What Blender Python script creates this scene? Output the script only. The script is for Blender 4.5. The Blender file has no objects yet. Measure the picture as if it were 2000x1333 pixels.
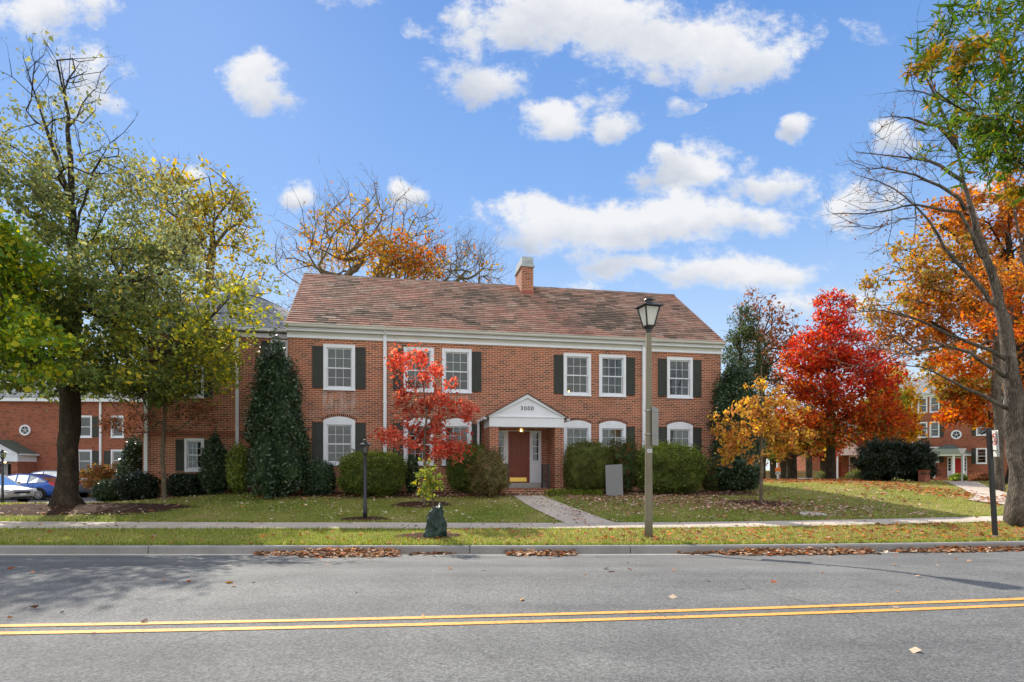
import bpy, bmesh, math, random
import numpy as np
from mathutils import Vector, Matrix

random.seed(7)
RNG = np.random.default_rng(11)
C = bpy.context.scene.collection
PI = math.pi
F, HOR, EYE = 1185.0, 918.0, 1.6          # focal length and horizon of the photograph (2000 px wide), eye height


def at(px, py, D):
    """a point of the photograph at depth D"""
    return np.array([(px - 1000) / F * D, D, EYE + (HOR - py) / F * D])


# ------------------------------------------------------------------ terrain
def sstep(x):
    x = np.clip(x, 0, 1)
    return x * x * (3 - 2 * x)


def kerbY(X):
    X = np.asarray(X, float)
    xp = np.clip(X, 0, 16)
    return 11.5 + .0066 * xp ** 2 + np.maximum(X - 16, 0) * .21


def walkF(X):
    X = np.asarray(X, float)
    xp = np.clip(X, 0, 16)
    return 14.15 + .0115 * xp ** 2 + np.maximum(X - 16, 0) * .36


def walkB(X):
    X = np.asarray(X, float)
    return walkF(X) + 1.3 + .03 * np.clip(-X, 0, 30)


def G(X, Y):
    X = np.asarray(X, float)
    Y = np.asarray(Y, float)
    k, f, b = kerbY(X), walkF(X), walkB(X)
    z = np.where(Y < f, .15 + .065 * (Y - k) / (f - k), .215 + .015 * (Y - f) / (b - f))
    s = np.maximum(Y - b, 0)
    cap = .8 + .2 * sstep((X - 5) / 6)
    rise = np.minimum(.10 * s, .55 + .06 * np.maximum(s - 5.5, 0))
    norm = np.minimum(.23 + rise, cap)
    # the left side falls away towards the car park
    left = np.where(Y < 19, norm, np.maximum(.52 - .05 * (Y - 19), -.13))
    w = sstep((-X - 9) / 6)
    z2 = norm * (1 - w) + left * w
    # the far right sinks behind the crest of the lawn
    q = X / np.maximum(Y, 1)
    wa = sstep((q - .36) / .05) * sstep((.61 - q) / .04) * sstep((Y - 39.5) / 3)
    z2 = z2 - wa * 1.25 * sstep((75 - Y) / 10)
    wb = sstep((q - .61) / .06) * sstep((Y - 27) / 30)
    z2 = z2 - wb * .46
    return np.where(Y > b, z2, z)


def g(X, Y):
    return float(G(X, Y))


# ------------------------------------------------------------------ object helpers
def link(o, parent=None):
    C.objects.link(o)
    if parent is not None:
        o.parent = parent
    return o


def tag(o, label=None, cat=None, group=None, kind=None):
    if label: o['label'] = label
    if cat: o['category'] = cat
    if group: o['group'] = group
    if kind: o['kind'] = kind
    return o


def thing(name, label, cat, loc=(0, 0, 0), rz=0.0, group=None):
    o = bpy.data.objects.new(name, None)
    o.empty_display_size = .2
    link(o)
    o.location = Vector([float(v) for v in loc])
    o.rotation_euler = (0, 0, rz)
    return tag(o, label, cat, group)


def copy_tree(o, parent=None):
    c = o.copy()
    C.objects.link(c)
    c.parent = parent
    for ch in list(o.children):
        copy_tree(ch, c)
    return c


def npmesh(name, V, Fc, mat, parent=None, col=None, smooth=False, uv=None):
    """V (n,3), Fc (m,k) with k 3 or 4, optional colour per vertex"""
    V = np.asarray(V, np.float32)
    Fc = np.asarray(Fc, np.int32)
    me = bpy.data.meshes.new(name)
    me.vertices.add(len(V))
    me.vertices.foreach_set('co', V.ravel())
    k = Fc.shape[1]
    me.loops.add(Fc.size)
    me.loops.foreach_set('vertex_index', Fc.ravel())
    me.polygons.add(len(Fc))
    me.polygons.foreach_set('loop_start', np.arange(0, Fc.size, k, dtype=np.int32))
    me.polygons.foreach_set('loop_total', np.full(len(Fc), k, np.int32))
    if smooth:
        me.polygons.foreach_set('use_smooth', np.ones(len(Fc), bool))
    if col is not None:
        a = me.color_attributes.new('col', 'FLOAT_COLOR', 'POINT')
        cc = np.ones((len(V), 4), np.float32)
        cc[:, :3] = col
        a.data.foreach_set('color', cc.ravel())
    if uv is not None:
        l = me.uv_layers.new(name='UVMap')
        l.data.foreach_set('uv', np.asarray(uv, np.float32)[Fc.ravel()].ravel())
    me.update()
    me.validate()
    me.materials.append(mat)
    return link(bpy.data.objects.new(name, me), parent)


class MB:
    """collects simple shapes that become one mesh"""

    def __init__(s):
        s.v, s.f, s.c = [], [], []
        s.cur = (1, 1, 1)

    def add(s, vs, fs):
        b = len(s.v)
        s.v += [tuple(map(float, q)) for q in vs]
        s.c += [s.cur] * len(vs)
        s.f += [tuple(b + i for i in q) for q in fs]
        return s

    def box(s, x0, x1, y0, y1, z0, z1):
        return s.add([(x0, y0, z0), (x1, y0, z0), (x1, y1, z0), (x0, y1, z0), (x0, y0, z1), (x1, y0, z1), (x1, y1, z1), (x0, y1, z1)],
                     [(0, 3, 2, 1), (4, 5, 6, 7), (0, 1, 5, 4), (1, 2, 6, 5), (2, 3, 7, 6), (3, 0, 4, 7)])

    def prism(s, poly, y0, y1, axis='y'):
        """poly: (a,b) outline; extruded along the axis"""
        n = len(poly)
        if axis == 'y':
            P = lambda a, b, t: (a, t, b)
        elif axis == 'z':
            P = lambda a, b, t: (a, b, t)
        else:
            P = lambda a, b, t: (t, a, b)
        vs = [P(a, b, y0) for a, b in poly] + [P(a, b, y1) for a, b in poly]
        fs = [tuple(range(n)), tuple(range(2 * n - 1, n - 1, -1))]
        fs += [(i, i + n, (i + 1) % n + n, (i + 1) % n) for i in range(n)]
        return s.add(vs, fs)

    def tube(s, pts, r, n=8, cap=True):
        pts = [Vector(p) for p in pts]
        rs = r if isinstance(r, (list, tuple)) else [r] * len(pts)
        vs, fs = [], []
        up = None
        for i, p in enumerate(pts):
            d = (pts[min(i + 1, len(pts) - 1)] - pts[max(i - 1, 0)])
            d = d.normalized() if d.length > 1e-9 else Vector((0, 0, 1))
            if up is None:
                up = d.orthogonal().normalized()
            else:
                up = (up - d * up.dot(d)).normalized()
            w = d.cross(up)
            for k in range(n):
                a = 2 * PI * k / n
                vs.append(p + (up * math.cos(a) + w * math.sin(a)) * rs[i])
        for i in range(len(pts) - 1):
            for k in range(n):
                fs.append((i * n + k, i * n + (k + 1) % n, (i + 1) * n + (k + 1) % n, (i + 1) * n + k))
        if cap:
            fs.append(tuple(range(n - 1, -1, -1)))
            fs.append(tuple((len(pts) - 1) * n + k for k in range(n)))
        return s.add(vs, fs)

    def lathe(s, prof, n=16, c=(0, 0, 0), sq=False):
        """prof: (r,z) pairs"""
        vs, fs = [], []
        for r, z in prof:
            for k in range(n):
                a = 2 * PI * (k + (.5 if sq else 0)) / n
                vs.append((c[0] + r * math.cos(a), c[1] + r * math.sin(a), c[2] + z))
        for i in range(len(prof) - 1):
            for k in range(n):
                fs.append((i * n + k, i * n + (k + 1) % n, (i + 1) * n + (k + 1) % n, (i + 1) * n + k))
        fs.append(tuple(range(n - 1, -1, -1)))
        fs.append(tuple((len(prof) - 1) * n + k for k in range(n)))
        return s.add(vs, fs)

    def build(s, name, mat, parent=None, bevel=0, smooth=False, uv=False, col=False):
        me = bpy.data.meshes.new(name)
        me.from_pydata(s.v, [], s.f)
        me.validate()
        if bevel or True:
            bm = bmesh.new()
            bm.from_mesh(me)
            bmesh.ops.recalc_face_normals(bm, faces=bm.faces)
            if bevel:
                bmesh.ops.bevel(bm, geom=[e for e in bm.edges if e.is_manifold and e.calc_face_angle(0) > .5], offset=bevel, segments=2,
                                affect='EDGES', profile=.6, clamp_overlap=True)
            if uv:
                l = bm.loops.layers.uv.new('UVMap')
                for f in bm.faces:
                    nx, ny, nz = [abs(q) for q in f.normal]
                    for lo in f.loops:
                        c = lo.vert.co
                        if nz > .9:
                            lo[l].uv = (c.x, c.y)
                        elif nx > ny:
                            lo[l].uv = (c.y + .11, c.z)
                        else:
                            lo[l].uv = (c.x, c.z if nz < .3 else math.hypot(c.y, c.z))
            bm.to_mesh(me)
            bm.free()
        if smooth:
            for p in me.polygons: p.use_smooth = True
        if col and not bevel:
            a = me.color_attributes.new('col', 'FLOAT_COLOR', 'POINT')
            a.data.foreach_set('color', np.array([(*q, 1) for q in s.c], np.float32).ravel())
        me.materials.append(mat)
        return link(bpy.data.objects.new(name, me), parent)


# ------------------------------------------------------------------ materials
def mat(name):
    m = bpy.data.materials.new(name)
    m.use_nodes = True
    nt = m.node_tree
    nt.nodes.clear()
    out = nt.nodes.new('ShaderNodeOutputMaterial')
    return m, nt, out


def N(nt, t, **kw):
    n = nt.nodes.new('ShaderNode' + t)
    for k, v in kw.items():
        if k in n.inputs:
            n.inputs[k].default_value = v
        else:
            setattr(n, k, v)
    return n


def pbsdf(nt, out, rough=.6, spec=.5, metal=0):
    b = N(nt, 'BsdfPrincipled')
    b.inputs['Roughness'].default_value = rough
    b.inputs['Specular IOR Level'].default_value = spec
    b.inputs['Metallic'].default_value = metal
    nt.links.new(b.outputs[0], out.inputs[0])
    return b


def ramp(nt, stops, interp='LINEAR'):
    r = N(nt, 'ValToRGB')
    e = r.color_ramp.elements
    r.color_ramp.interpolation = interp
    while len(e) < len(stops): e.new(.5)
    for q, (p, c) in zip(e, stops):
        q.position = p
        q.color = (*c, 1)
    return r


def noise(nt, scale, detail=4, rough=.55, coord='Object', vec=None, dist=0):
    n = N(nt, 'TexNoise', Scale=scale, Detail=detail, Roughness=rough, Distortion=dist)
    if vec is None:
        tc = N(nt, 'TexCoord')
        vec = tc.outputs[coord]
    nt.links.new(vec, n.inputs['Vector'])
    return n


def mixc(nt, a, b, fac, mode='MIX'):
    m = N(nt, 'Mix', data_type='RGBA', blend_type=mode)
    for i, v in ((6, a), (7, b)):
        if isinstance(v, tuple):
            m.inputs[i].default_value = (*v, 1)
        else:
            nt.links.new(v, m.inputs[i])
    if isinstance(fac, (int, float)):
        m.inputs[0].default_value = fac
    else:
        nt.links.new(fac, m.inputs[0])
    return m.outputs[2]


def bump(nt, b, h, strength=.4, dist=.02):
    n = N(nt, 'Bump', Strength=strength, Distance=dist)
    nt.links.new(h, n.inputs['Height'])
    nt.links.new(n.outputs[0], b.inputs['Normal'])


def plain(name, c, rough=.5, spec=.5, metal=0, var=.12, scale=3, bmp=0):
    m, nt, out = mat(name)
    b = pbsdf(nt, out, rough, spec, metal)
    n = noise(nt, scale, 5)
    c2 = tuple(q * (1 - var) for q in c)
    r = ramp(nt, [(.35, c2), (.65, c)])
    nt.links.new(n.outputs[0], r.inputs[0])
    nt.links.new(r.outputs[0], b.inputs['Base Color'])
    if bmp:
        n2 = noise(nt, scale * 12, 4)
        bump(nt, b, n2.outputs[0], bmp, .01)
    return m


def brick_mat(name, c1, c2, mortar, row=.0677, bw=.215, ms=.011, stain=.25, runs=()):
    m, nt, out = mat(name)
    b = pbsdf(nt, out, .88, .25)
    tc = N(nt, 'TexCoord')
    br = N(nt, 'TexBrick')
    br.inputs['Scale'].default_value = 1
    br.inputs['Brick Width'].default_value = bw
    br.inputs['Row Height'].default_value = row
    br.inputs['Mortar Size'].default_value = ms
    br.inputs['Mortar Smooth'].default_value = .3
    br.inputs['Bias'].default_value = -.1
    br.inputs['Color1'].default_value = (*c1, 1)
    br.inputs['Color2'].default_value = (*c2, 1)
    br.inputs['Mortar'].default_value = (*mortar, 1)
    nt.links.new(tc.outputs['UV'], br.inputs['Vector'])
    # single burnt bricks: a coarse stretched noise on the same cells
    mp = N(nt, 'Mapping')
    mp.inputs['Scale'].default_value = (4.6, 14.7, 1)
    nt.links.new(tc.outputs['UV'], mp.inputs['Vector'])
    w = N(nt, 'TexWhiteNoise', noise_dimensions='2D')
    fl = N(nt, 'VectorMath', operation='FLOOR')
    nt.links.new(mp.outputs[0], fl.inputs[0])
    nt.links.new(fl.outputs[0], w.inputs['Vector'])
    rr = ramp(nt, [(0, (.42, .45, .5)), (.13, (.6, .62, .66)), (.2, (1, 1, 1)), (.8, (1.05, 1.0, .95)), (1, (1.3, 1.2, 1.1))], 'CONSTANT')
    nt.links.new(w.outputs['Value'], rr.inputs[0])
    inv = N(nt, 'Math', operation='SUBTRACT')
    inv.inputs[0].default_value = 1
    nt.links.new(br.outputs['Fac'], inv.inputs[1])
    c = mixc(nt, br.outputs['Color'], rr.outputs[0], inv.outputs[0], 'MULTIPLY')
    n1 = noise(nt, .45, 5, .6)
    n2 = noise(nt, 2.3, 4, .6)
    r1 = ramp(nt, [(.32, (.72, .70, .72)), (.6, (1.08, 1.05, 1.02))])
    nt.links.new(n1.outputs[0], r1.inputs[0])
    c = mixc(nt, c, r1.outputs[0], .8, 'MULTIPLY')
    r2 = ramp(nt, [(.66, (0, 0, 0)), (.86, (1, 1, 1))])
    nt.links.new(n2.outputs[0], r2.inputs[0])
    ml = N(nt, 'Math', operation='MULTIPLY')
    nt.links.new(r2.outputs[0], ml.inputs[0])
    ml.inputs[1].default_value = stain
    c = mixc(nt, c, (.42, .37, .34), ml.outputs[0])
    if runs:
        so = N(nt, 'SeparateXYZ'); nt.links.new(tc.outputs['UV'], so.inputs[0])
        tot = None
        mp2 = N(nt, 'Mapping'); mp2.inputs['Scale'].default_value = (5, .8, 1); nt.links.new(tc.outputs['UV'], mp2.inputs['Vector'])
        ns = noise(nt, 1.6, 5, .7, vec=mp2.outputs[0])
        for (x0, x1, z0, z1, k) in runs:
            v = None
            for sock, a_, b_ in ((0, x0, x0 + .15), (0, x1, x1 - .2), (1, z1, z1 - .05), (1, z0, z0 + .45)):
                mr = N(nt, 'MapRange', interpolation_type='SMOOTHSTEP'); nt.links.new(so.outputs[sock], mr.inputs['Value'])
                mr.inputs['From Min'].default_value = min(a_, b_); mr.inputs['From Max'].default_value = max(a_, b_)
                if a_ > b_: mr.inputs['To Min'].default_value = 1; mr.inputs['To Max'].default_value = 0
                if v is None: v = mr.outputs[0]
                else:
                    mm = N(nt, 'Math', operation='MULTIPLY'); nt.links.new(v, mm.inputs[0]); nt.links.new(mr.outputs[0], mm.inputs[1]); v = mm.outputs[0]
            mm = N(nt, 'Math', operation='MULTIPLY'); nt.links.new(v, mm.inputs[0]); mm.inputs[1].default_value = k; v = mm.outputs[0]
            if tot is None: tot = v
            else:
                mm = N(nt, 'Math', operation='ADD'); nt.links.new(v, mm.inputs[0]); nt.links.new(tot, mm.inputs[1]); tot = mm.outputs[0]
        rs = ramp(nt, [(.42, (0, 0, 0)), (.62, (1, 1, 1))]); nt.links.new(ns.outputs[0], rs.inputs[0])
        mm = N(nt, 'Math', operation='MULTIPLY', use_clamp=True); nt.links.new(tot, mm.inputs[0]); nt.links.new(rs.outputs[0], mm.inputs[1])
        c = mixc(nt, c, (.52, .46, .44), mm.outputs[0])
    nt.links.new(c, b.inputs['Base Color'])
    bump(nt, b, inv.outputs[0], .6, .006)
    return m


M = {}
M['brick'] = brick_mat('red_brick', (.31, .084, .038), (.44, .128, .058), (.58, .42, .31), ms=.011, runs=((1.1, 2.4, 3.5, 4.38, .75), (5.3, 6.4, 3.9, 4.38, .35), (11.9, 12.15, 3.9, 4.38, .7), (14.1, 15.1, 4.1, 4.38, .55), (.6, 2.5, 3.2, 3.7, .25)))
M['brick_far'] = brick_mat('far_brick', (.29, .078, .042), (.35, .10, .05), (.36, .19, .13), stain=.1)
M['brick_dark'] = brick_mat('dark_brick', (.22, .060, .034), (.31, .085, .045), (.34, .20, .14), stain=.1)  # darker brick for the bands and the pillar cap
M['white'] = plain('white_paint', (.80, .82, .86), .45, .4, var=.07, scale=2, bmp=.05)
M['cream'] = plain('frieze_paint', (.60, .59, .53), .5, .4, var=.1, scale=2)
M['shutter'] = plain('shutter_paint', (.038, .041, .030), .55, .4, var=.25, scale=5)
M['black'] = plain('black_metal', (.02, .02, .022), .38, .5, var=.3, scale=9)
M['door'] = plain('brown_red_door_paint', (.24, .045, .020), .42, .4, var=.15)
M['red_door'] = plain('bright_red_door_paint', (.5, .02, .02), .4, .4, var=.1)
M['brass'] = plain('brass', (.80, .52, .13), .28, .5, 1, var=.1)
M['stone'] = plain('step_stone', (.42, .41, .37), .8, .3, var=.2, scale=6)
M['zinc'] = plain('zinc_flashing', (.46, .50, .50), .5, .5, .4, var=.35, scale=3)
M['galv'] = plain('galvanised_steel', (.42, .44, .42), .45, .5, .6, var=.2, scale=6)
M['interior'] = plain('room_wall', (.46, .36, .17), .9, .2)
M['curtain'] = plain('curtain_cloth', (.55, .56, .58), .9, .2, var=.25, scale=7)
M['blind'] = plain('roller_blind', (.34, .37, .37), .8, .3, var=.1)
M['grey_panel'] = plain('plain_grey_panel', (.24, .24, .24), .8, .2, var=.02)
M['sign_white'] = plain('sign_white', (.75, .75, .72), .5, .4, var=.08)
M['sign_red'] = plain('sign_red', (.55, .03, .03), .5, .4)
M['sign_orange'] = plain('sign_orange', (.85, .2, .03), .5, .4)
M['ink'] = plain('sign_ink', (.02, .02, .02), .6, .3)
M['slate'] = None
M['flash'] = plain('red_painted_flashing', (.34, .10, .08), .6, .3)


def glass_mat(name, tint, f=.12):
    m, nt, out = mat(name)
    tr = N(nt, 'BsdfTransparent')
    tr.inputs[0].default_value = (*tint, 1)
    gl = N(nt, 'BsdfGlossy')
    gl.inputs['Color'].default_value = (.9, .93, .95, 1)
    gl.inputs['Roughness'].default_value = .02
    fr = N(nt, 'Fresnel', IOR=1.5)
    ad = N(nt, 'Math', operation='ADD', use_clamp=True)
    ad.inputs[1].default_value = f
    nt.links.new(fr.outputs[0], ad.inputs[0])
    mx = N(nt, 'MixShader')
    nt.links.new(ad.outputs[0], mx.inputs[0])
    nt.links.new(tr.outputs[0], mx.inputs[1])
    nt.links.new(gl.outputs[0], mx.inputs[2])
    nt.links.new(mx.outputs[0], out.inputs[0])
    n = noise(nt, 2.2, 2)
    bp = N(nt, 'Bump', Strength=.05, Distance=.02)
    nt.links.new(n.outputs[0], bp.inputs['Height'])
    nt.links.new(bp.outputs[0], gl.inputs['Normal'])
    return m


M['glass'] = glass_mat('window_glass', (.62, .66, .62), .02)
M['carglass'] = glass_mat('car_glass', (.25, .32, .33), .14)
M['frost'] = None


def frosted():
    m, nt, out = mat('frosted_lamp_glass')
    b = N(nt, 'BsdfDiffuse')
    b.inputs[0].default_value = (.85, .85, .82, 1)
    t = N(nt, 'BsdfTranslucent')
    t.inputs[0].default_value = (.9, .9, .86, 1)
    mx = N(nt, 'MixShader', Fac=.55)
    nt.links.new(b.outputs[0], mx.inputs[1])
    nt.links.new(t.outputs[0], mx.inputs[2])
    nt.links.new(mx.outputs[0], out.inputs[0])
    return m


M['frost'] = frosted()


def emit(name, c, s):
    m, nt, out = mat(name)
    e = N(nt, 'Emission', Strength=s)
    e.inputs[0].default_value = (*c, 1)
    nt.links.new(e.outputs[0], out.inputs[0])
    return m


M['bulb'] = emit('lit_bulb', (1, .62, .25), 6)


def leaf_mat(name='leaf', trans=.45, rough=.62, gloss=.18):
    m, nt, out = mat(name)
    at_ = N(nt, 'Attribute', attribute_name='col')
    b = N(nt, 'BsdfPrincipled')
    b.inputs['Roughness'].default_value = rough
    b.inputs['Specular IOR Level'].default_value = gloss
    nt.links.new(at_.outputs[0], b.inputs['Base Color'])
    t = N(nt, 'BsdfTranslucent')
    h = N(nt, 'HueSaturation', Saturation=1.1, Value=1.5)
    nt.links.new(at_.outputs[0], h.inputs['Color'])
    nt.links.new(h.outputs[0], t.inputs[0])
    mx = N(nt, 'MixShader', Fac=trans)
    nt.links.new(b.outputs[0], mx.inputs[1])
    nt.links.new(t.outputs[0], mx.inputs[2])
    nt.links.new(mx.outputs[0], out.inputs[0])
    return m


M['leaf'] = leaf_mat()
M['leaf_gloss'] = leaf_mat('glossy_evergreen_leaf', .15, .32, .55)
M['blade'] = leaf_mat('grass_blade', .4, .6, .2)
M['litter'] = leaf_mat('fallen_leaf', .15, .8, .15)


def vcol_mat(name, rough=.85, spec=.2, bm=.4, sc=30):
    m, nt, out = mat(name)
    b = pbsdf(nt, out, rough, spec)
    a = N(nt, 'Attribute', attribute_name='col')
    n = noise(nt, 6, 5)
    r = ramp(nt, [(.3, (.72, .72, .72)), (.7, (1.15, 1.15, 1.15))])
    nt.links.new(n.outputs[0], r.inputs[0])
    c = mixc(nt, a.outputs[0], r.outputs[0], 1.0, 'MULTIPLY')
    nt.links.new(c, b.inputs['Base Color'])
    n2 = noise(nt, sc, 3)
    bump(nt, b, n2.outputs[0], bm, .006)
    return m


M['tile'] = vcol_mat('clay_roof_tiles')


def bark_mat(name, c1, c2, sc=9):
    m, nt, out = mat(name)
    b = pbsdf(nt, out, .92, .15)
    tc = N(nt, 'TexCoord')
    mp = N(nt, 'Mapping')
    mp.inputs['Scale'].default_value = (1, 1, .22)
    nt.links.new(tc.outputs['Object'], mp.inputs['Vector'])
    n = noise(nt, sc, 6, .7, vec=mp.outputs[0], dist=.4)
    v = N(nt, 'TexVoronoi', feature='DISTANCE_TO_EDGE', Scale=sc * 4.2); nt.links.new(mp.outputs[0], v.inputs['Vector'])
    rv = ramp(nt, [(.0, (.2, .2, .2)), (.3, (1, 1, 1))]); nt.links.new(v.outputs['Distance'], rv.inputs[0])
    hm = mixc(nt, n.outputs[0], rv.outputs[0], .22)
    r = ramp(nt, [(.34, c1), (.72, c2)])
    nt.links.new(hm, r.inputs[0])
    n5 = noise(nt, 3.5, 4, .7)
    r5 = ramp(nt, [(.52, (1, 1, 1)), (.66, (1.7, 1.7, 1.65))]); nt.links.new(n5.outputs[0], r5.inputs[0])
    c = mixc(nt, r.outputs[0], r5.outputs[0], 1.0, 'MULTIPLY')
    nt.links.new(c, b.inputs['Base Color'])
    bump(nt, b, hm, 1.0, .06)
    return m


M['bark'] = bark_mat('dark_brown_bark', (.028, .022, .016), (.085, .066, .048))
M['bark_grey'] = bark_mat('grey_brown_bark', (.035, .028, .022), (.20, .165, .135), 6)
M['bark_light'] = bark_mat('tan_bark', (.12, .09, .06), (.28, .22, .16), 14)


def asphalt():
    m, nt, out = mat('asphalt')
    b = pbsdf(nt, out, .85, .3)
    n1 = noise(nt, 42, 4, .85)
    v = N(nt, 'TexVoronoi', Scale=62)
    tc = N(nt, 'TexCoord')
    nt.links.new(tc.outputs['Object'], v.inputs['Vector'])
    n2 = noise(nt, .35, 5, .6)
    n3 = noise(nt, 1.6, 4, .6)
    r1 = ramp(nt, [(.36, (.07, .07, .07)), (.46, (.125, .125, .122)), (.54, (.165, .165, .16)), (.66, (.27, .27, .26))])
    nt.links.new(n1.outputs[0], r1.inputs[0])
    r2 = ramp(nt, [(.3, (.80, .80, .82)), (.7, (1.12, 1.12, 1.1))])
    nt.links.new(n2.outputs[0], r2.inputs[0])
    c = mixc(nt, r1.outputs[0], r2.outputs[0], 1.0, 'MULTIPLY')
    r3 = ramp(nt, [(.35, (.88, .88, .88)), (.65, (1.08, 1.08, 1.08))])
    nt.links.new(n3.outputs[0], r3.inputs[0])
    c = mixc(nt, c, r3.outputs[0], 1.0, 'MULTIPLY')
    mp = N(nt, 'Mapping'); mp.inputs['Scale'].default_value = (.05, .9, 1); nt.links.new(tc.outputs['Object'], mp.inputs['Vector'])
    n4 = noise(nt, 1.0, 4, .6, vec=mp.outputs[0])
    r4 = ramp(nt, [(.36, (.84, .84, .85)), (.62, (1.1, 1.1, 1.09))])
    nt.links.new(n4.outputs[0], r4.inputs[0])
    c = mixc(nt, c, r4.outputs[0], 1.0, 'MULTIPLY')
    # fine cracks, only here and there
    wn = noise(nt, 1.2, 4, .7)
    wv = N(nt, 'Mix', data_type='VECTOR'); wv.inputs[0].default_value = .22
    nt.links.new(tc.outputs['Object'], wv.inputs[4]); nt.links.new(wn.outputs['Color'], wv.inputs[5])
    ve = N(nt, 'TexVoronoi', feature='DISTANCE_TO_EDGE', Scale=.8); nt.links.new(wv.outputs[1], ve.inputs['Vector'])
    rc = ramp(nt, [(.0, (1, 1, 1)), (.006, (1, 1, 1)), (.012, (0, 0, 0))]); nt.links.new(ve.outputs['Distance'], rc.inputs[0])
    nm = noise(nt, .5, 3, .6); rm = ramp(nt, [(.54, (0, 0, 0)), (.66, (.55, .55, .55))]); nt.links.new(nm.outputs[0], rm.inputs[0])
    fc = N(nt, 'Math', operation='MULTIPLY'); nt.links.new(rc.outputs[0], fc.inputs[0]); nt.links.new(rm.outputs[0], fc.inputs[1])
    c = mixc(nt, c, (.04, .04, .04), fc.outputs[0])
    nt.links.new(c, b.inputs['Base Color'])
    h = mixc(nt, n1.outputs[0], v.outputs['Distance'], .3)
    bump(nt, b, h, .8, .008)
    return m


M['asphalt'] = asphalt()


def concrete(name, c, joints=True):
    m, nt, out = mat(name)
    b = pbsdf(nt, out, .85, .25)
    n1 = noise(nt, 1.1, 6, .65)
    n2 = noise(nt, 70, 3, .7)
    r1 = ramp(nt, [(.3, tuple(q * .72 for q in c)), (.7, c)])
    nt.links.new(n1.outputs[0], r1.inputs[0])
    r2 = ramp(nt, [(.35, (.8, .8, .8)), (.65, (1.1, 1.1, 1.1))])
    nt.links.new(n2.outputs[0], r2.inputs[0])
    cc = mixc(nt, r1.outputs[0], r2.outputs[0], 1.0, 'MULTIPLY')
    nt.links.new(cc, b.inputs['Base Color'])
    bump(nt, b, n2.outputs[0], .3, .004)
    return m


M['concrete'] = concrete('pavement_concrete', (.62, .53, .44))
M['kerb'] = concrete('kerb_concrete', (.33, .31, .29))
M['gutter'] = concrete('gutter_concrete', (.60, .56, .48))
M['post'] = concrete('post_concrete', (.27, .235, .165))
def worn_paint():
    m, nt, out = mat('road_paint_yellow')
    b = pbsdf(nt, out, .7, .3)
    n1 = noise(nt, 26, 5, .75)
    n2 = noise(nt, 1.3, 3, .6)
    r1 = ramp(nt, [(.40, (.15, .12, .09)), (.47, (.66, .30, .065)), (.6, (.82, .38, .085))])
    ad = N(nt, 'Math', operation='MULTIPLY_ADD'); ad.inputs[1].default_value = .25
    nt.links.new(n2.outputs[0], ad.inputs[0]); nt.links.new(n1.outputs[0], ad.inputs[2])
    sb = N(nt, 'Math', operation='SUBTRACT'); nt.links.new(ad.outputs[0], sb.inputs[0]); sb.inputs[1].default_value = .06
    nt.links.new(sb.outputs[0], r1.inputs[0])
    nt.links.new(r1.outputs[0], b.inputs['Base Color'])
    bump(nt, b, n1.outputs[0], .5, .006)
    return m


M['yellow'] = worn_paint()
M['tar'] = plain('tar_seam', (.03, .03, .032), .5, .5)


def lawn_mat():
    m, nt, out = mat('lawn_soil_and_turf')
    b = pbsdf(nt, out, .95, .1)
    n1 = noise(nt, .5, 6, .65)
    n2 = noise(nt, 28, 4, .75)
    n3 = noise(nt, 3.2, 4, .65)
    r1 = ramp(nt, [(.35, (.14, .20, .03)), (.5, (.23, .25, .055)), (.65, (.36, .31, .12))])
    nt.links.new(n1.outputs[0], r1.inputs[0])
    r2 = ramp(nt, [(.3, (.45, .42, .38)), (.7, (1.35, 1.35, 1.3))])
    nt.links.new(n2.outputs[0], r2.inputs[0])
    c = mixc(nt, r1.outputs[0], r2.outputs[0], 1.0, 'MULTIPLY')
    r3 = ramp(nt, [(.62, (0, 0, 0)), (.8, (1, 1, 1))])
    nt.links.new(n3.outputs[0], r3.inputs[0])
    c = mixc(nt, c, (.11, .08, .045), r3.outputs[0])
    nt.links.new(c, b.inputs['Base Color'])
    bump(nt, b, n2.outputs[0], .9, .05)
    return m


M['lawn'] = lawn_mat()
M['mulch'] = plain('brown_mulch', (.10, .052, .034), .95, .1, var=.65, scale=26, bmp=1)


def slate_mat():
    m, nt, out = mat('grey_slate_roof')
    b = pbsdf(nt, out, .95, .12)
    tc = N(nt, 'TexCoord')
    br = N(nt, 'TexBrick')
    for k, v in (('Scale', 1), ('Brick Width', .3), ('Row Height', .16), ('Mortar Size', .014), ('Mortar Smooth', .2)):
        br.inputs[k].default_value = v
    br.inputs['Color1'].default_value = (.20, .22, .24, 1)
    br.inputs['Color2'].default_value = (.31, .32, .33, 1)
    br.inputs['Mortar'].default_value = (.05, .055, .06, 1)
    nt.links.new(tc.outputs['UV'], br.inputs['Vector'])
    nt.links.new(br.outputs['Color'], b.inputs['Base Color'])
    bump(nt, b, br.outputs['Fac'], -.6, .02)
    return m


M['slate'] = slate_mat()


def paint(name, c, rough=.25):
    m, nt, out = mat(name)
    b = pbsdf(nt, out, rough, .5)
    b.inputs['Base Color'].default_value = (*c, 1)
    b.inputs['Metallic'].default_value = .35
    b.inputs['Coat Weight'].default_value = .6
    b.inputs['Coat Roughness'].default_value = .05
    n = noise(nt, 40, 2)
    r = ramp(nt, [(.3, tuple(q * .93 for q in c)), (.7, c)])
    nt.links.new(n.outputs[0], r.inputs[0])
    nt.links.new(r.outputs[0], b.inputs['Base Color'])
    return m


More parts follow.
